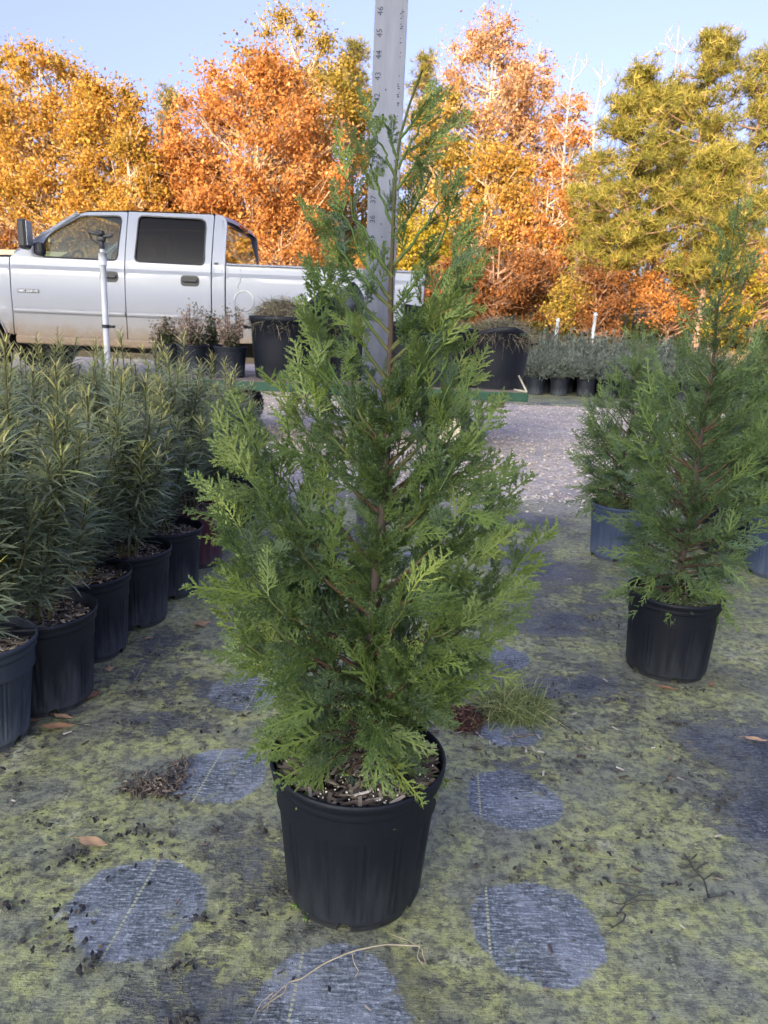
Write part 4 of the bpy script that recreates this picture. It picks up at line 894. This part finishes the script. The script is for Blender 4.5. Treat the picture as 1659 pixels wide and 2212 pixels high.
for s in (-1, 1): b = MB(); b.tube([(-1.20, s*.93, 1.365), (-.93, s*.90, 1.545), (-.53, s*.83, 1.81)], .024, 6); tpart('windshield_pillar', b, 'paint', smooth=True)
bk = lambda z: 1.072-(0 if z < 1.36 else (z-1.36)*.12)
b = MB(); ow = [(-.96, .6), (.96, .6), (.955, 1.36), (.84, 1.80), (-.84, 1.80), (-.955, 1.36)]; gw = roundpoly([(-.92, 1.38), (.92, 1.38), (.825, 1.775), (-.825, 1.775)], .05)
V2, F2 = panel(ow, [gw], None, grid=.2); b.add([(bk(z), y, z) for y, z in V2], F2); tpart('cab_back', b, 'paint')
V2, F2 = panel(gw, [], None, grid=.2); b = MB(); b.add([(bk(z)+.004, y, z) for y, z in V2], F2); tpart('rear_window', b, 'backglass')
b = MB(); b.box((1.065, 0, 1.815), (.03, .42, .035), bev=.008); tpart('brake_light', b, 'red')
b = ruled([cross(x, z, .93, c) for x, z, c in ((-2.78, 1.02, .02), (-2.76, 1.17, .03), (-2.6, 1.235, .045), (-2.0, 1.30, .05), (-1.4, 1.345, .05), (-1.15, 1.355, .045))]); tpart('hood', b, 'paint', smooth=True)
b = MB(); b.box((-2.76, 0, .92), (.06, 1.2, .30), bev=.02); 
for q in range(5): b.box((-2.80, 0, .82+q*.05), (.02, 1.1, .014))
tpart('grille', b, 'trim'); b = MB(); b.box((-2.84, 0, .62), (.16, 1.96, .24), bev=.05); b.box((3.32, 0, .60), (.16, 1.9, .20), bev=.04); tpart('bumper', b, 'steel')
b = MB(); b.box((3.19, 0, .96), (.05, 1.80, .72), bev=.015); tpart('tailgate', b, 'paint'); b = MB(); b.box((2.14, 0, .80), (2.06, 1.80, .05)); b.box((2.14, -.90, 1.06), (2.06, .03, .5)); b.box((2.14, .90, 1.06), (2.06, .03, .5)); b.box((1.13, 0, 1.0), (.03, 1.8, .56)); tpart('bed_liner', b, 'trim')
b = MB(); b.box((.2, 0, .44), (5.6, .8, .18)); b.box((-1.78, 0, .40), (.14, 1.5, .12)); b.box((2.1, 0, .40), (.16, 1.5, .14)); b.box((-.1, 0, .56), (2.2, 1.75, .06)); b.box((-1.8, 0, .85), (1.2, 1.2, .5)); tpart('chassis', b, 'under')
b = MB()
for x, w in ((-.35, .1), (.62, .1)):
    for s in ((-.42, .42) if x < 0 else (0,)):
        ww = .5 if x < 0 else 1.4; b.box((x, s, .88), (.5, ww, .18), bev=.05); b.box((x+.24, s, 1.18), (.14, ww, .62), bev=.05, rot=Matrix.Rotation(R(10), 3, 'Y'))
        for hs in ((0,) if x < 0 else (-.4, .4)): b.box((x+.30, s+hs, 1.56), (.09, .26, .18), bev=.04)
tpart('seats', b, 'seat'); b = MB(); b.box((-1.02, 0, 1.22), (.36, 1.7, .26), bev=.06); b.box((-1.0, 0, .95), (.3, 1.6, .4), bev=.04); tpart('dashboard', b, 'grey')
b = MB(); a = np.linspace(0, 2*math.pi, 28); P = np.stack([-.78+.06*np.sin(a), .42+.19*np.cos(a), 1.28+.18*np.sin(a)], -1); P[:, 1] -= .84; b.tube(P, .014, 6, cap=False); P2 = P.copy(); b.box((-.78, -.42, 1.28), (.05, .34, .04), bev=.01); b.tube([(-.8, -.42, 1.28), (-1.0, -.42, 1.18)], .03, 8); tpart('steering_wheel', b, 'trim')
# fuel door, hairline crack, badge
fx, fz = 1.28, .972
b = MB(); a = np.linspace(0, 2*math.pi, 36); b.tube(np.stack([fx+.105*np.cos(a), [-ybody(fx, fz)-.002]*36, fz+.105*np.sin(a)], -1), .007, 5, cap=False); tpart('fuel_door', b, 'steel')
b = MB(); P = [(1.24, 1.30), (1.245, 1.22), (1.235, 1.16), (1.21, 1.12), (1.225, 1.08)]; b.tube([(x, -ybody(x, z)-.001, z) for x, z in P], .004, 4); tpart('loose_wire', b, 'steel')
b = MB(); bx, bz = -1.05, .985; b.box((bx, -ybody(bx, bz)-.004, bz), (.235, .008, .038), bev=.003); bd = tpart('badge', b, 'grey')
def text_mb(body, size, f):
    cu = bpy.data.curves.new('t', 'FONT'); cu.body = body; cu.size = size; cu.align_x = 'CENTER'; cu.align_y = 'CENTER'; cu.resolution_u = 2; cu.offset = size*.02
    o = bpy.data.objects.new('t', cu); COL.objects.link(o); me = bpy.data.meshes.new_from_object(o.evaluated_get(bpy.context.evaluated_depsgraph_get())); b = MB()
    b.v.append(np.array([f(v.co.x, v.co.y) for v in me.vertices])); b.t.append(np.full((len(me.vertices), 3), .5)); b.n = len(me.vertices)
    for p in me.polygons: b.f.append((np.array([list(p.vertices)]), 0))
    bpy.data.objects.remove(o); bpy.data.curves.remove(cu); bpy.data.meshes.remove(me); return b
text_mb('GMC 2500 HD', .036, lambda x, y: (bx+x, -ybody(bx, bz)-.010, bz+y)).build('lettering', M['white'], bd, smooth=False)

# ------------------------------------------------------------------ sprinkler riser
Y = 3.75; t = At(221, 545, Y); bs = At(238, 900, Y); s = (t-bs)/(t[2]-bs[2]); root = empty('sprinkler_riser', (t-s*t[2])*[1, 1, 0], 'thin white sprinkler pipe standing in front of the truck door', 'sprinkler')
L = t[2]; f = lambda z: tuple(s*z)
b = MB(); b.tube([f(z) for z in np.linspace(0, L, 8)], .0145, 12); b.build('pipe', M['white'], root)
b = MB(); b.tube([f(L-.06), f(L-.005)], .0195, 12); b.tube([f(L-.005), f(L+.02)], .011, 10); b.build('coupling', M['white'], root)
b = MB(); zt = At(230, 705, Y)[2]; b.tube([f(zt-.008), f(zt+.008)], .019, 12); b.box(np.array(f(zt))+[.03, 0, 0], (.03, .01, .012)); b.build('cable_tie', M['trim'], root)
b = MB(); c = np.array(f(L)); b.tube([c+[0, 0, .015], c+[0, 0, .075]], [.013, .012], 10); b.box(c+[0, 0, .06], (.035, .03, .025), bev=.006); b.box(c+[-.035, 0, .085], (.06, .018, .016), bev=.005, rot=Matrix.Rotation(R(15), 3, 'Y')); b.box(c+[.03, 0, .075], (.05, .014, .018), bev=.004, rot=Matrix.Rotation(R(-12), 3, 'Y')); b.tube([c+[-.02, 0, .04], c+[-.05, 0, .06], c+[-.06, 0, .1]], .004, 6); b.lathe([(.001, .10), (.014, .098), (.016, .08), (.01, .075)], 12, c=c); b.build('sprinkler_head', M['trim'], root)

# ------------------------------------------------------------------ trailer with tubs
M['green'] = simple('green_paint', (.02, .075, .042), .55, var=.4, sc=14); M['rust_steel'] = simple('rusty_steel', (.10, .06, .045), .85, var=.5, sc=25); M['cream'] = simple('cream_paint', (.55, .50, .38), .5, var=.2, sc=20); M['wood'] = simple('grey_boards', (.17, .14, .12), .9, var=.4, sc=12)
Y0 = 4.75; zb = At(1100, 845, Y0)[2]; xr = At(1141, 850, Y0)[0]; xl = At(395, 850, Y0)[0]; tx = (xl+xr)/2; LT = xr-xl; WT = .95
tr = empty('flat_trailer', (tx, Y0+WT/2, 0), 'low green flat trailer on cream wheels carrying the big black tubs', 'trailer'); hx = LT/2
b = MB(); 
for q in range(7): b.box((0, -WT/2+.07+q*.135, zb-.008), (LT-.02, .128, .016))
b.build('deck', M['wood'], tr, smooth=False)
b = MB(); 
for sy in (-1, 1): b.box((0, sy*(WT/2+.0), zb-.035), (LT, .035, .055), bev=.004)
for sx in (-1, 1): b.box((sx*(hx-.017), 0, zb-.035), (.034, WT-.04, .052), bev=.004)
b.build('frame', M['green'], tr, smooth=False)
b = MB()
for sx in (-.38, .32): b.box((sx*LT, 0, zb-.09), (.05, .8, .05))
b.box((hx-.16, -WT/2+.05, zb-.08), (.04, .04, .06)); b.tube([(-hx, 0, zb-.08), (-hx-.5, 0, zb-.14), (-hx-.9, 0, .1)], .02, 8); b.build('axle', M['rust_steel'], tr, smooth=False)
wc = At(968, 937, Y0-.05); wr_ = .155; wx = wc[0]-tx
for x in (wx, wx-1.5):
    for sy in (-1, 1):
        yc = sy*(WT/2-.02) if sy > 0 else -WT/2-.0
        b = MB(); b.lathe([(.085, -.05), (.11, -.062), (.14, -.058), (wr_, -.03), (wr_, .03), (.14, .058), (.11, .062), (.085, .05)], 40, c=(x, yc, wr_), axis='y'); 
        for q in range(30): a = q*2*math.pi/30; b.box((x+wr_*math.cos(a), yc, wr_+wr_*math.sin(a)), (.008, .075, .014), rot=Matrix.Rotation(-a, 3, 'Y'))
        w = b.build('wheel', M['rubber'], tr); b = MB(); b.lathe([(.09, -.055), (.093, -.05), (.082, -.045), (.075, -.01), (.04, -.012), (.035, -.035), (.001, -.035)] if sy < 0 else [(.09, .055), (.082, .045), (.075, .01), (.04, .012), (.001, .035)], 32, c=(x, yc, wr_), axis='y'); b.build('rim', M['cream'], w)
        b = MB(); b.box((x, yc+.09*(-sy), (zb+wr_)/2+.02), (.06, .03, zb-wr_-.02)); b.build('wheel_bracket', M['under'], tr, smooth=False)
b = MB(); b.tube([(hx-.01, -WT/2+.0, zb+.0), (hx-.07, -WT/2, zb+.10)], .006, 6); b.tube([(hx-.01, -WT/2, zb), (hx-.09, -WT/2+.02, zb+.01)], .006, 6); b.build('corner_brace', M['cream'], tr)
def tub(px, Yc, rt, h, label, wob=0.0, seed=0, mat='pot'):
    rg = np.random.default_rng(seed); g = At(px, 840, Yc); root = empty('plant_tub', (g[0], Yc, zb), label, 'tub', 'big black tubs on the trailer'); b = MB(); seg = 64; a = np.linspace(0, 2*math.pi, seg, endpoint=False)
    rb = rt*.83; V = []
    for r_, z in ((rb*.96, 0), (rb, .01), (rb+(rt-rb)*.3, h*.3), (rb+(rt-rb)*.6, h*.6), (rt*.975, h*.9), (rt*1.0, h*.91), (rt*1.03, h*.925), (rt*1.03, h*.99), (rt*1.01, h), (rt*.97, h), (rt*.95, h*.9), (rt*.9, h*.55)):
        k = (z/h)**2; V.append(np.stack([r_*(1+wob*k*.12*np.cos(2*a+seed))*np.cos(a), r_*(1-wob*k*.12*np.cos(2*a+seed))*np.sin(a), z-wob*k*.035*np.cos(2*a+1.0+seed)], -1))
    V = np.array(V); n = len(V); i = np.arange(n-1)[:, None]*seg; j = np.arange(seg)[None]; kk = (j+1) % seg; b.add(V.reshape(-1, 3), np.stack([i+j, i+kk, i+seg+kk, i+seg+j], -1).reshape(-1, 4))
    b.build('tub_shell', M[mat], root)
    for s in (-1, 1):
        q = MB(); q.tube([(s*rt*.99, -.05, h*.80), (s*(rt+.035), -.04, h*.82), (s*(rt+.035), .04, h*.82), (s*rt*.99, .05, h*.80)], .008, 6); q.build('grip', M[mat], root)
    q = MB(); q.lathe([(.001, h*.72), (rt*.5, h*.73), (rt*.88, h*.70)], 30); q.build('soil', M['soil'], root); return root, g
M['deadweed'] = leafmat('dead_weed', [(0, (.09, .075, .05)), (.5, (.20, .17, .115)), (.85, (.30, .26, .18)), (1, (.10, .22, .06))], trans=.15, rough=.9)
def heap(x, y, z, rx, ry, rz_, label, seed, n=2600, mat='deadweed', name='weed_heap', group='heaps of pulled weeds in the tubs', rad=.0016, L=(.03, .10)):
    rg = np.random.default_rng(seed); b = MB(); root = None
    # dark core
    sg, nr = 28, 8; V = []; 
    for i in range(nr+1):
        e = i/nr*math.pi/2
        for j in range(sg): a = 2*math.pi*j/sg; w = 1+.12*math.sin(3*a+seed)+rg.uniform(-.04, .04); V.append([rx*.86*w*math.cos(e)*math.cos(a), ry*.86*w*math.cos(e)*math.sin(a), rz_*.84*math.sin(e)*w])
    b.add(V, [[i*sg+j, i*sg+(j+1) % sg, (i+1)*sg+(j+1) % sg, (i+1)*sg+j] for i in range(nr) for j in range(sg)], (.15, .3, 0))
    # curling stalks
    k = n; th = rg.uniform(0, 6.28, k); e = np.arcsin(rg.uniform(0, 1, k)); w = rg.uniform(.8, 1.05, k)
    P0 = np.stack([rx*w*np.cos(e)*np.cos(th), ry*w*np.cos(e)*np.sin(th), rz_*w*np.sin(e)], -1); N = nrm(P0/np.array([rx, ry, rz_])**2); D = nrm(rg.normal(size=(k, 3))+N*.25); D2 = nrm(np.cross(D, rg.normal(size=(k, 3)))); Ls = rg.uniform(*L, k)
    S = np.linspace(0, 1, 5); cv = rg.uniform(-.9, .9, k)
    C = P0[:, None]+Ls[:, None, None]*(S[None, :, None]*D[:, None]+(S**2)[None, :, None]*cv[:, None, None]*D2[:, None]-(S**2)[None, :, None]*np.array([0, 0, .4]))
    Wv = nrm(np.cross(D, D2+N))*rad; V = np.stack([C-Wv[:, None]*(1-S*.6)[None, :, None], C+Wv[:, None]*(1-S*.6)[None, :, None]], 2).reshape(-1, 3)
    base = (np.arange(k)*10)[:, None]; f = np.concatenate([np.stack([base[:, 0]+2*i, base[:, 0]+2*i+1, base[:, 0]+2*i+3, base[:, 0]+2*i+2], -1) for i in range(4)])
    tt = np.repeat(np.stack([rg.uniform(0, 1, k)**1.2, rg.uniform(.2, 1, k), np.zeros(k)], -1), 10, 0); b.add(V, f, tt)
    o = b.build(name, M[mat], smooth=False); o.location = (x, y, z); return tag(o, label, 'weed heap', group)
R1, g = tub(613, Y0+.30, .225, .40, 'big black tub with pale rolled rim at the left end of the trailer', 0, 1); heap(g[0], Y0+.30, zb+.34, .215, .21, .17, 'brown rounded heap of dead roots in the leftmost big tub', 3)
R2, g = tub(760, Y0+.52, .21, .38, 'black tub second from the left on the trailer behind the conifer', .3, 2); heap(g[0], Y0+.52, zb+.33, .2, .2, .13, 'low tan heap of dead weeds in the second tub from the left', 4)
R3, g = tub(880, Y0+.40, .20, .40, 'middle black tub on the trailer behind the conifer stem', .2, 3)
R4, g = tub(965, Y0+.24, .20, .36, 'black tub directly left of the dented right-hand tub', .4, 4); heap(g[0], Y0+.24, zb+.29, .19, .18, .12, 'small heap of dried weeds in the tub left of the dented one', 5, 1800)
R5, g = tub(1068, Y0+.26, .215, .36, 'dented black tub at the right end of the trailer overflowing with weeds', 1.0, 5); heap(g[0]+.01, Y0+.25, zb+.31, .21, .2, .13, 'grey-green heap of pulled weeds spilling over the dented right tub', 6, 3000)
# loose nursery pots lying on the tubs
def loosepot(px, py, Yc, r, h, ang, label, mat, az=0):
    g = At(px, py, Yc); root = empty('empty_pot', g, label, 'empty pot', 'empty pots thrown on the trailer load'); root.rotation_euler = (R(ang[0]), R(ang[1]), R(az)); b = MB()
    b.lathe([(.001, -h*.42), (r*.78, -h*.42), (r*.80, -h*.4), (r*.93, h*.42), (r*1.0, h*.44), (r, h*.5), (r*.94, h*.5), (r*.9, h*.4), (r*.76, -h*.38), (.001, -h*.38)], 40); b.build('pot_shell', M[mat], root)
    b = MB(); b.lathe([(r*.985, h*.36), (r*1.03, h*.37), (r*1.03, h*.40), (r*.985, h*.41)], 40); b.build('rim_band', M[mat], root)
loosepot(748, 652, Y0+.42, .095, .20, (15, 62), 'pale grey empty pot lying tilted on top of the load', 'pot_grey'); loosepot(700, 672, Y0+.34, .10, .18, (20, -40), 'black empty pot tipped beside the brown root heap', 'pot'); loosepot(900, 690, Y0+.45, .11, .17, (0, 8), 'upright dark empty pot standing on the middle tub', 'pot')
# dry boxwoods in small pots on the trailer
M['box'] = leafmat('boxwood_leaf', [(0, (.035, .055, .025)), (.35, (.06, .085, .03)), (.5, (.20, .15, .11)), (.8, (.34, .26, .20)), (1, (.42, .33, .26))], trans=.15, rough=.7)
def boxwood(px, Yc, H, brown, label, seed, sc=1.0):
    rg = np.random.default_rng(seed); g = At(px, 800, Yc); root = empty('potted_boxwood', (g[0], Yc, zb), label, 'potted shrub', 'small browned shrubs on the left end of the trailer'); put_pot(root, 'pot_dusty', 3); root.scale = (sc,)*3
    s = MB(); O = []; 
    for k in range(34):
        a = rg.uniform(0, 6.28); r_ = rg.uniform(.01, .11); h = H*rg.uniform(.6, 1.0)*(1-r_*1.5); p0 = np.array([0, 0, POT_H-.02]); p2 = np.array([math.cos(a)*r_, math.sin(a)*r_, h]); P = bez(p0, (p0+p2)/2+np.array([math.cos(a)*.02, math.sin(a)*.02, 0]), p2, 9); s.tube(P, np.linspace(.003, .001, 9), 4, cap=False)
        for q in range(46): O.append(P[rg.integers(2, 9)]+rg.normal(0, .013, 3))
    O = np.array(O); k = len(O); X, Y, Z = frames(k, rg); b = MB(); nz = np.sin(O[:, 0]*40+seed)+np.sin(O[:, 2]*23)
    b.add(*inst(*LEAF, O, X, Y, Z, rg.uniform(.012, .022, k), np.stack([np.clip(brown+.15*nz+rg.normal(0, .15, k), 0, 1), rg.uniform(.2, .9, k)], -1))); s.build('stems', M['twig'], root); b.build('foliage', M['box'], root, smooth=False)
boxwood(418, Y0+.30, .50, .62, 'taller half-brown small-leaved shrub on the trailer left of its twin', 91); boxwood(498, Y0+.22, .48, .66, 'browned small-leaved shrub beside the leftmost big tub', 92); boxwood(365, Y0+.40, .40, .45, 'shorter small-leaved shrub at the left end of the trailer', 93); boxwood(460, Y0+.55, .44, .2, 'greener small-leaved shrub behind the two browned ones', 94)

# ------------------------------------------------------------------ litter on the cloth
M['deadleaf'] = leafmat('dead_leaf', [(0, (.16, .07, .05)), (.5, (.36, .20, .11)), (1, (.55, .36, .20))], trans=.1, rough=.6)
def leaf(px, py, L, rz, label, tint, curl=.35, star=False, w=.30):
    g = G(px, py); b = MB(); root = MB(); n = 9
    if star:
        V = [(0, 0, .006)]; k = 20
        for i in range(k): a = 2*math.pi*i/k; r_ = L*.5*(1 if i % 4 == 0 else .55 if i % 2 == 0 else .42); V.append((r_*math.cos(a), r_*math.sin(a), .004+.012*(r_/L)**2+.004*math.sin(a*2)))
        b.add(V, [[0, 1+i, 1+(i+1) % k] for i in range(k)], (tint, .5, 0))
    else:
        V = []; 
        for i in range(n):
            s = i/(n-1); ww = w*L*math.sin(math.pi*min(.98, s**.8+.02))**.8
            for q in (-1, -.5, 0, .5, 1): V.append(((s-.5)*L, q*ww/1.0, .003+curl*L*(.30*(2*s-1)**2*.5+.22*q*q*ww/L*2)+.001*math.sin(9*s+q*3)))
        b.add(V, [[5*i+j, 5*i+5+j, 5*i+6+j, 5*i+1+j] for i in range(n-1) for j in range(4)], (tint, .5, 0))
    st = [(-.5*L, 0, .006), (-.62*L, .01*L, .005), (-.72*L, .03*L, .002)]; b.tube(st, .0007, 4, (tint*.6, .3, 0))
    o = b.build('fallen_leaf', M['deadleaf']); o.location = (g[0], g[1], .002); o.rotation_euler = (0, 0, R(rz)); tag(o, label, 'leaf', 'fallen leaves on the cloth')
leaf(128, 1574, .062, 8, 'largest curled tan leaf in front of the wide pot on the left', .55, w=.17); leaf(138, 1553, .042, -12, 'small yellowish leaf just above the largest tan leaf', .85, w=.17); leaf(68, 1562, .035, 12, 'short brown leaf between the two nearest left pots', .45, w=.2)
leaf(202, 1826, .050, -14, 'single tan leaf with dark spots above the lower left clean circle', .9, w=.20); leaf(202, 1508, .034, 70, 'reddish folded leaf at the foot of the wide left pot', .1, w=.35, curl=.8); leaf(432, 1352, .062, 30, 'pale star-shaped leaf between the left pots and the conifer', .7, star=True)
leaf(1440, 1490, .048, -18, 'orange-brown leaf in front of the nearest right-hand pot', .4, w=.14); leaf(1536, 1482, .028, 80, 'tiny upright leaf right of the nearest right-hand pot', .35, w=.2); leaf(1632, 1602, .042, -14, 'pale greenish leaf near the right edge', 1.0, w=.18); leaf(232, 1450, .035, 20, 'faded yellow leaf beside the third left pot', .95, star=True); leaf(322, 1382, .02, 20, 'tiny tan leaf below the fourth left pot', .8, w=.25)
CH = (np.array([[-.5, -.13, 0], [.5, -.09, .02], [.45, .12, 0], [-.45, .1, .03], [-.5, -.1, .1], [.5, -.08, .12], [.42, .1, .1], [-.42, .09, .13]]), np.array([[4, 5, 6, 7], [0, 1, 5, 4], [1, 2, 6, 5], [2, 3, 7, 6], [3, 0, 4, 7]]), np.zeros(8))
BL = blob_template(9)
def litter(name, pts, smin, smax, mat, label, tfun, flat=.75, seed=0, z=.003, CH=CH):
    rg = np.random.default_rng(seed); P = np.array(pts); k = len(P); P[:, 2] = z*rg.uniform(.3, 1.2, k); X, Y, Z = frames(k, rg, flat); b = MB(); b.add(*inst(*CH, P, X, Y, Z, rg.uniform(smin, smax, k), np.stack([tfun(rg, k), rg.uniform(.2, 1, k)], -1)))
    return tag(b.build(name, M[mat], smooth=False), label, 'litter', kind='stuff')
rg = np.random.default_rng(8); pts = []
spots = [(40, 1780, .10, 90), (250, 1820, .10, 160), (430, 1560, .12, 160), (370, 1660, .06, 60), (200, 2080, .12, 130), (560, 1790, .12, 50), (420, 1440, .15, 120), (1230, 1560, .16, 140), (1280, 1700, .16, 90), (1000, 1790, .08, 40), (1420, 1560, .2, 150), (560, 2060, .07, 60), (150, 1990, .05, 70), (1300, 1480, .2, 110), (1250, 1860, .12, 30), (330, 1790, .05, 60)]
for px, py, sg, k in spots:
    c = G(px, py)
    for q in range(max(3, k//16)):
        e = c[:2]+rg.normal(0, sg*.75, 2); sp = rg.uniform(.006, .028); pts += [(e[0]+rg.normal(0, sp*1.4), e[1]+rg.normal(0, sp*.7), 0) for _ in range(rg.integers(4, 18))]
litter('peeling_crust', pts, .003, .011, 'fleck', 'curled black flakes of peeled crust gathered in clusters around the clean circles', lambda r, k: r.beta(1.1, 2.6, k), flat=.35, seed=14, z=.004, CH=(np.array([[-.5, -.25, 0], [0, -.35, .16], [.5, -.15, .02], [.45, .3, .05], [-.05, .3, .2], [-.5, .25, .06]]), np.array([[0, 1, 4, 5], [1, 2, 3, 4]]), np.zeros(6)))
pts = []
pts += [(rg.uniform(-.9, 1.1), rg.uniform(.65, 3.2), 0) for _ in range(1300)]
litter('debris_flecks', pts, .0006, .0034, 'fleck', 'dark peeled flecks and crumbs scattered over the ground cloth', lambda r, k: r.beta(1.2, 1.8, k), flat=.5, seed=4, z=.0015, CH=(BL[0]*[1.5, .6, .5], BL[1], np.zeros(6)))
pts = [(rg.uniform(-.8, 1.1), rg.uniform(.65, 3.0), 0) for _ in range(210)]
for px, py, sg, k in ((1020, 1590, .06, 60), (1230, 1600, .12, 40), (1200, 1890, .2, 12)): c = G(px, py); pts += [(c[0]+rg.normal(0, sg), c[1]+rg.normal(0, sg*.7), 0) for _ in range(k)]
litter('wood_chips', pts, .006, .020, 'chip', 'small brown wood chips strewn over the ground cloth', lambda r, k: r.uniform(.2, .95, k), seed=5)
c = G(335, 1705); pts = [(c[0]+rg.normal(0, .025), c[1]+rg.normal(0, .016), 0) for _ in range(260)]; c2 = G(385, 1668); pts += [(c2[0]+rg.normal(0, .012), c2[1]+rg.normal(0, .02), 0) for _ in range(70)]
litter('crumbled_leaves', pts, .006, .016, 'chip', 'patch of crumbled red-brown dead leaves beside the second clean circle', lambda r, k: r.uniform(.15, .65, k), flat=.3, seed=6, z=.008)
# pulled clump with roots
M['clump'] = leafmat('grass_clump', [(0, (.12, .16, .06)), (.5, (.26, .32, .11)), (1, (.48, .45, .24))], trans=.2, rough=.7)
M['rootball'] = leafmat('root_ball', [(0, (.045, .022, .018)), (.5, (.12, .06, .045)), (1, (.26, .15, .10))], trans=0, rough=.9)
c = G(1105, 1540); heap(c[0], c[1], 0, .066, .05, .040, 'green tangled clump of pulled grass right of the large conifer', 11, 1500, 'clump', 'grass_clump', None, .0009, (.03, .085))['category'] = 'grass clump'
c = G(1000, 1560); heap(c[0], c[1], 0, .038, .04, .030, 'reddish brown root ball lying beside the pulled green grass', 12, 900, 'rootball', 'root_ball', None, .0016, (.006, .02))['category'] = 'root ball'
# dry stem with root across the lower circle
M['straw'] = simple('straw', (.42, .36, .24), .7, var=.25, sc=60)
def px3(pts, z=.004): return np.array([np.append(G(x, y)[:2], z+(q if False else 0)) for x, y in pts])
def smoothpts(P, k=6):
    P = np.asarray(P); t = np.arange(len(P)); tt = np.linspace(0, len(P)-1, len(P)*k)
    return np.stack([np.interp(tt, t, P[:, i]) for i in range(3)], -1)
b = MB(); P = px3([(560, 2190), (590, 2165), (615, 2150), (622, 2128), (650, 2122), (700, 2098), (760, 2080), (830, 2068), (905, 2066)]); P[4:, 2] += np.array([.001, .008, .014, .016, .012]); b.tube(smoothpts(P, 3), .0011, 5)
for q in ([(905, 2066), (880, 2045), (845, 2027)], [(905, 2066), (900, 2085), (912, 2100), (920, 2085), (925, 2060), (915, 2055)], [(910, 2070), (918, 2095), (905, 2085)], [(760, 2080), (765, 2098), (775, 2110), (765, 2122)], [(590, 2165), (565, 2180), (545, 2212)], [(615, 2150), (585, 2172), (575, 2195)]):
    Q = px3(q); Q[:, 2] += np.linspace(.010, .002, len(Q)); b.tube(smoothpts(Q, 3), .0007, 4)
tag(b.build('dry_stem', M['straw']), 'long straw-coloured dry stem lying across the lowest clean circle', 'dry stem')
# withered twig on the right and root threads
b = MB(); M['witherd'] = simple('withered_twig', (.07, .065, .05), .9, var=.3, sc=50)
b.tube(smoothpts(px3([(1530, 1945), (1520, 1905), (1500, 1885), (1485, 1860), (1478, 1850)]), 3), .0013, 5)
for q in ([(1520, 1905), (1540, 1892), (1560, 1895)], [(1512, 1895), (1490, 1900), (1470, 1895)], [(1500, 1885), (1520, 1872), (1530, 1868)], [(1495, 1878), (1475, 1880), (1462, 1875)], [(1488, 1865), (1500, 1855), (1505, 1850)], [(1488, 1862), (1478, 1862), (1470, 1860)], [(1530, 1945), (1560, 1940), (1570, 1935)]):
    b.tube(smoothpts(px3(q), 3), [.0009, .001, .0012, .0013, .0013, .0014, .0014, .0012, .001], 5)
tag(b.build('withered_twig', M['witherd'], smooth=True), 'small withered branching twig on the algae at lower right', 'twig')
b = MB()
for q in ([(1310, 1950), (1340, 1965), (1380, 1945), (1410, 1940)], [(1300, 1985), (1330, 1990), (1350, 1965)], [(1320, 2010), (1345, 2000), (1350, 1985), (1330, 1978)], [(1330, 1912), (1370, 1925), (1400, 1935)], [(1350, 1960), (1385, 1955), (1420, 1958)]):
    P = px3(q); P[:, 2] += np.array([0, .004, .005, .001])[:len(P)]; b.tube(smoothpts(P, 3), .0013, 4)
tag(b.build('root_threads', M['witherd']), 'thin dark root threads curling beside the lower right clean circle', 'roots')
# seedling at the pot foot
M['seedling'] = leafmat('seedling_leaf', [(0, (.10, .2, .03)), (1, (.2, .34, .07))], trans=.3)
c = G(655, 1975); root = empty('weed_seedling', c, 'tiny bright green weed seedling at the left foot of the main pot', 'seedling'); b = MB(); s = MB(); r2 = random.Random(3)
for dx, dy, h in ((-.004, .012, .024), (.006, .010, .020), (-.012, .0, .014), (.003, -.002, .012), (.010, -.006, .010), (-.006, .006, .018), (.004, -.014, .006), (.013, .002, .012)):
    a = r2.uniform(0, 6.28); p = np.array([dx, dy, h]); s.tube([(0, .004, 0), (dx*.6, dy*.6, h*.7), p], .0005, 4); k = 10; r0 = r2.uniform(.0035, .0055)
    V = [p]+[p+np.array([r0*(1 if i % 2 else .86)*math.cos(6.283*i/k), r0*(1 if i % 2 else .86)*math.sin(6.283*i/k)*.9, .002*math.sin(3*i)-.0012]) for i in range(k)]
    b.add(V, [[0, 1+i, 1+(i+1) % k] for i in range(k)], (r2.uniform(0, 1), r2.uniform(.3, .8), 0))
s.build('stem', M['seedling'], root); b.build('leaves', M['seedling'], root, smooth=False)
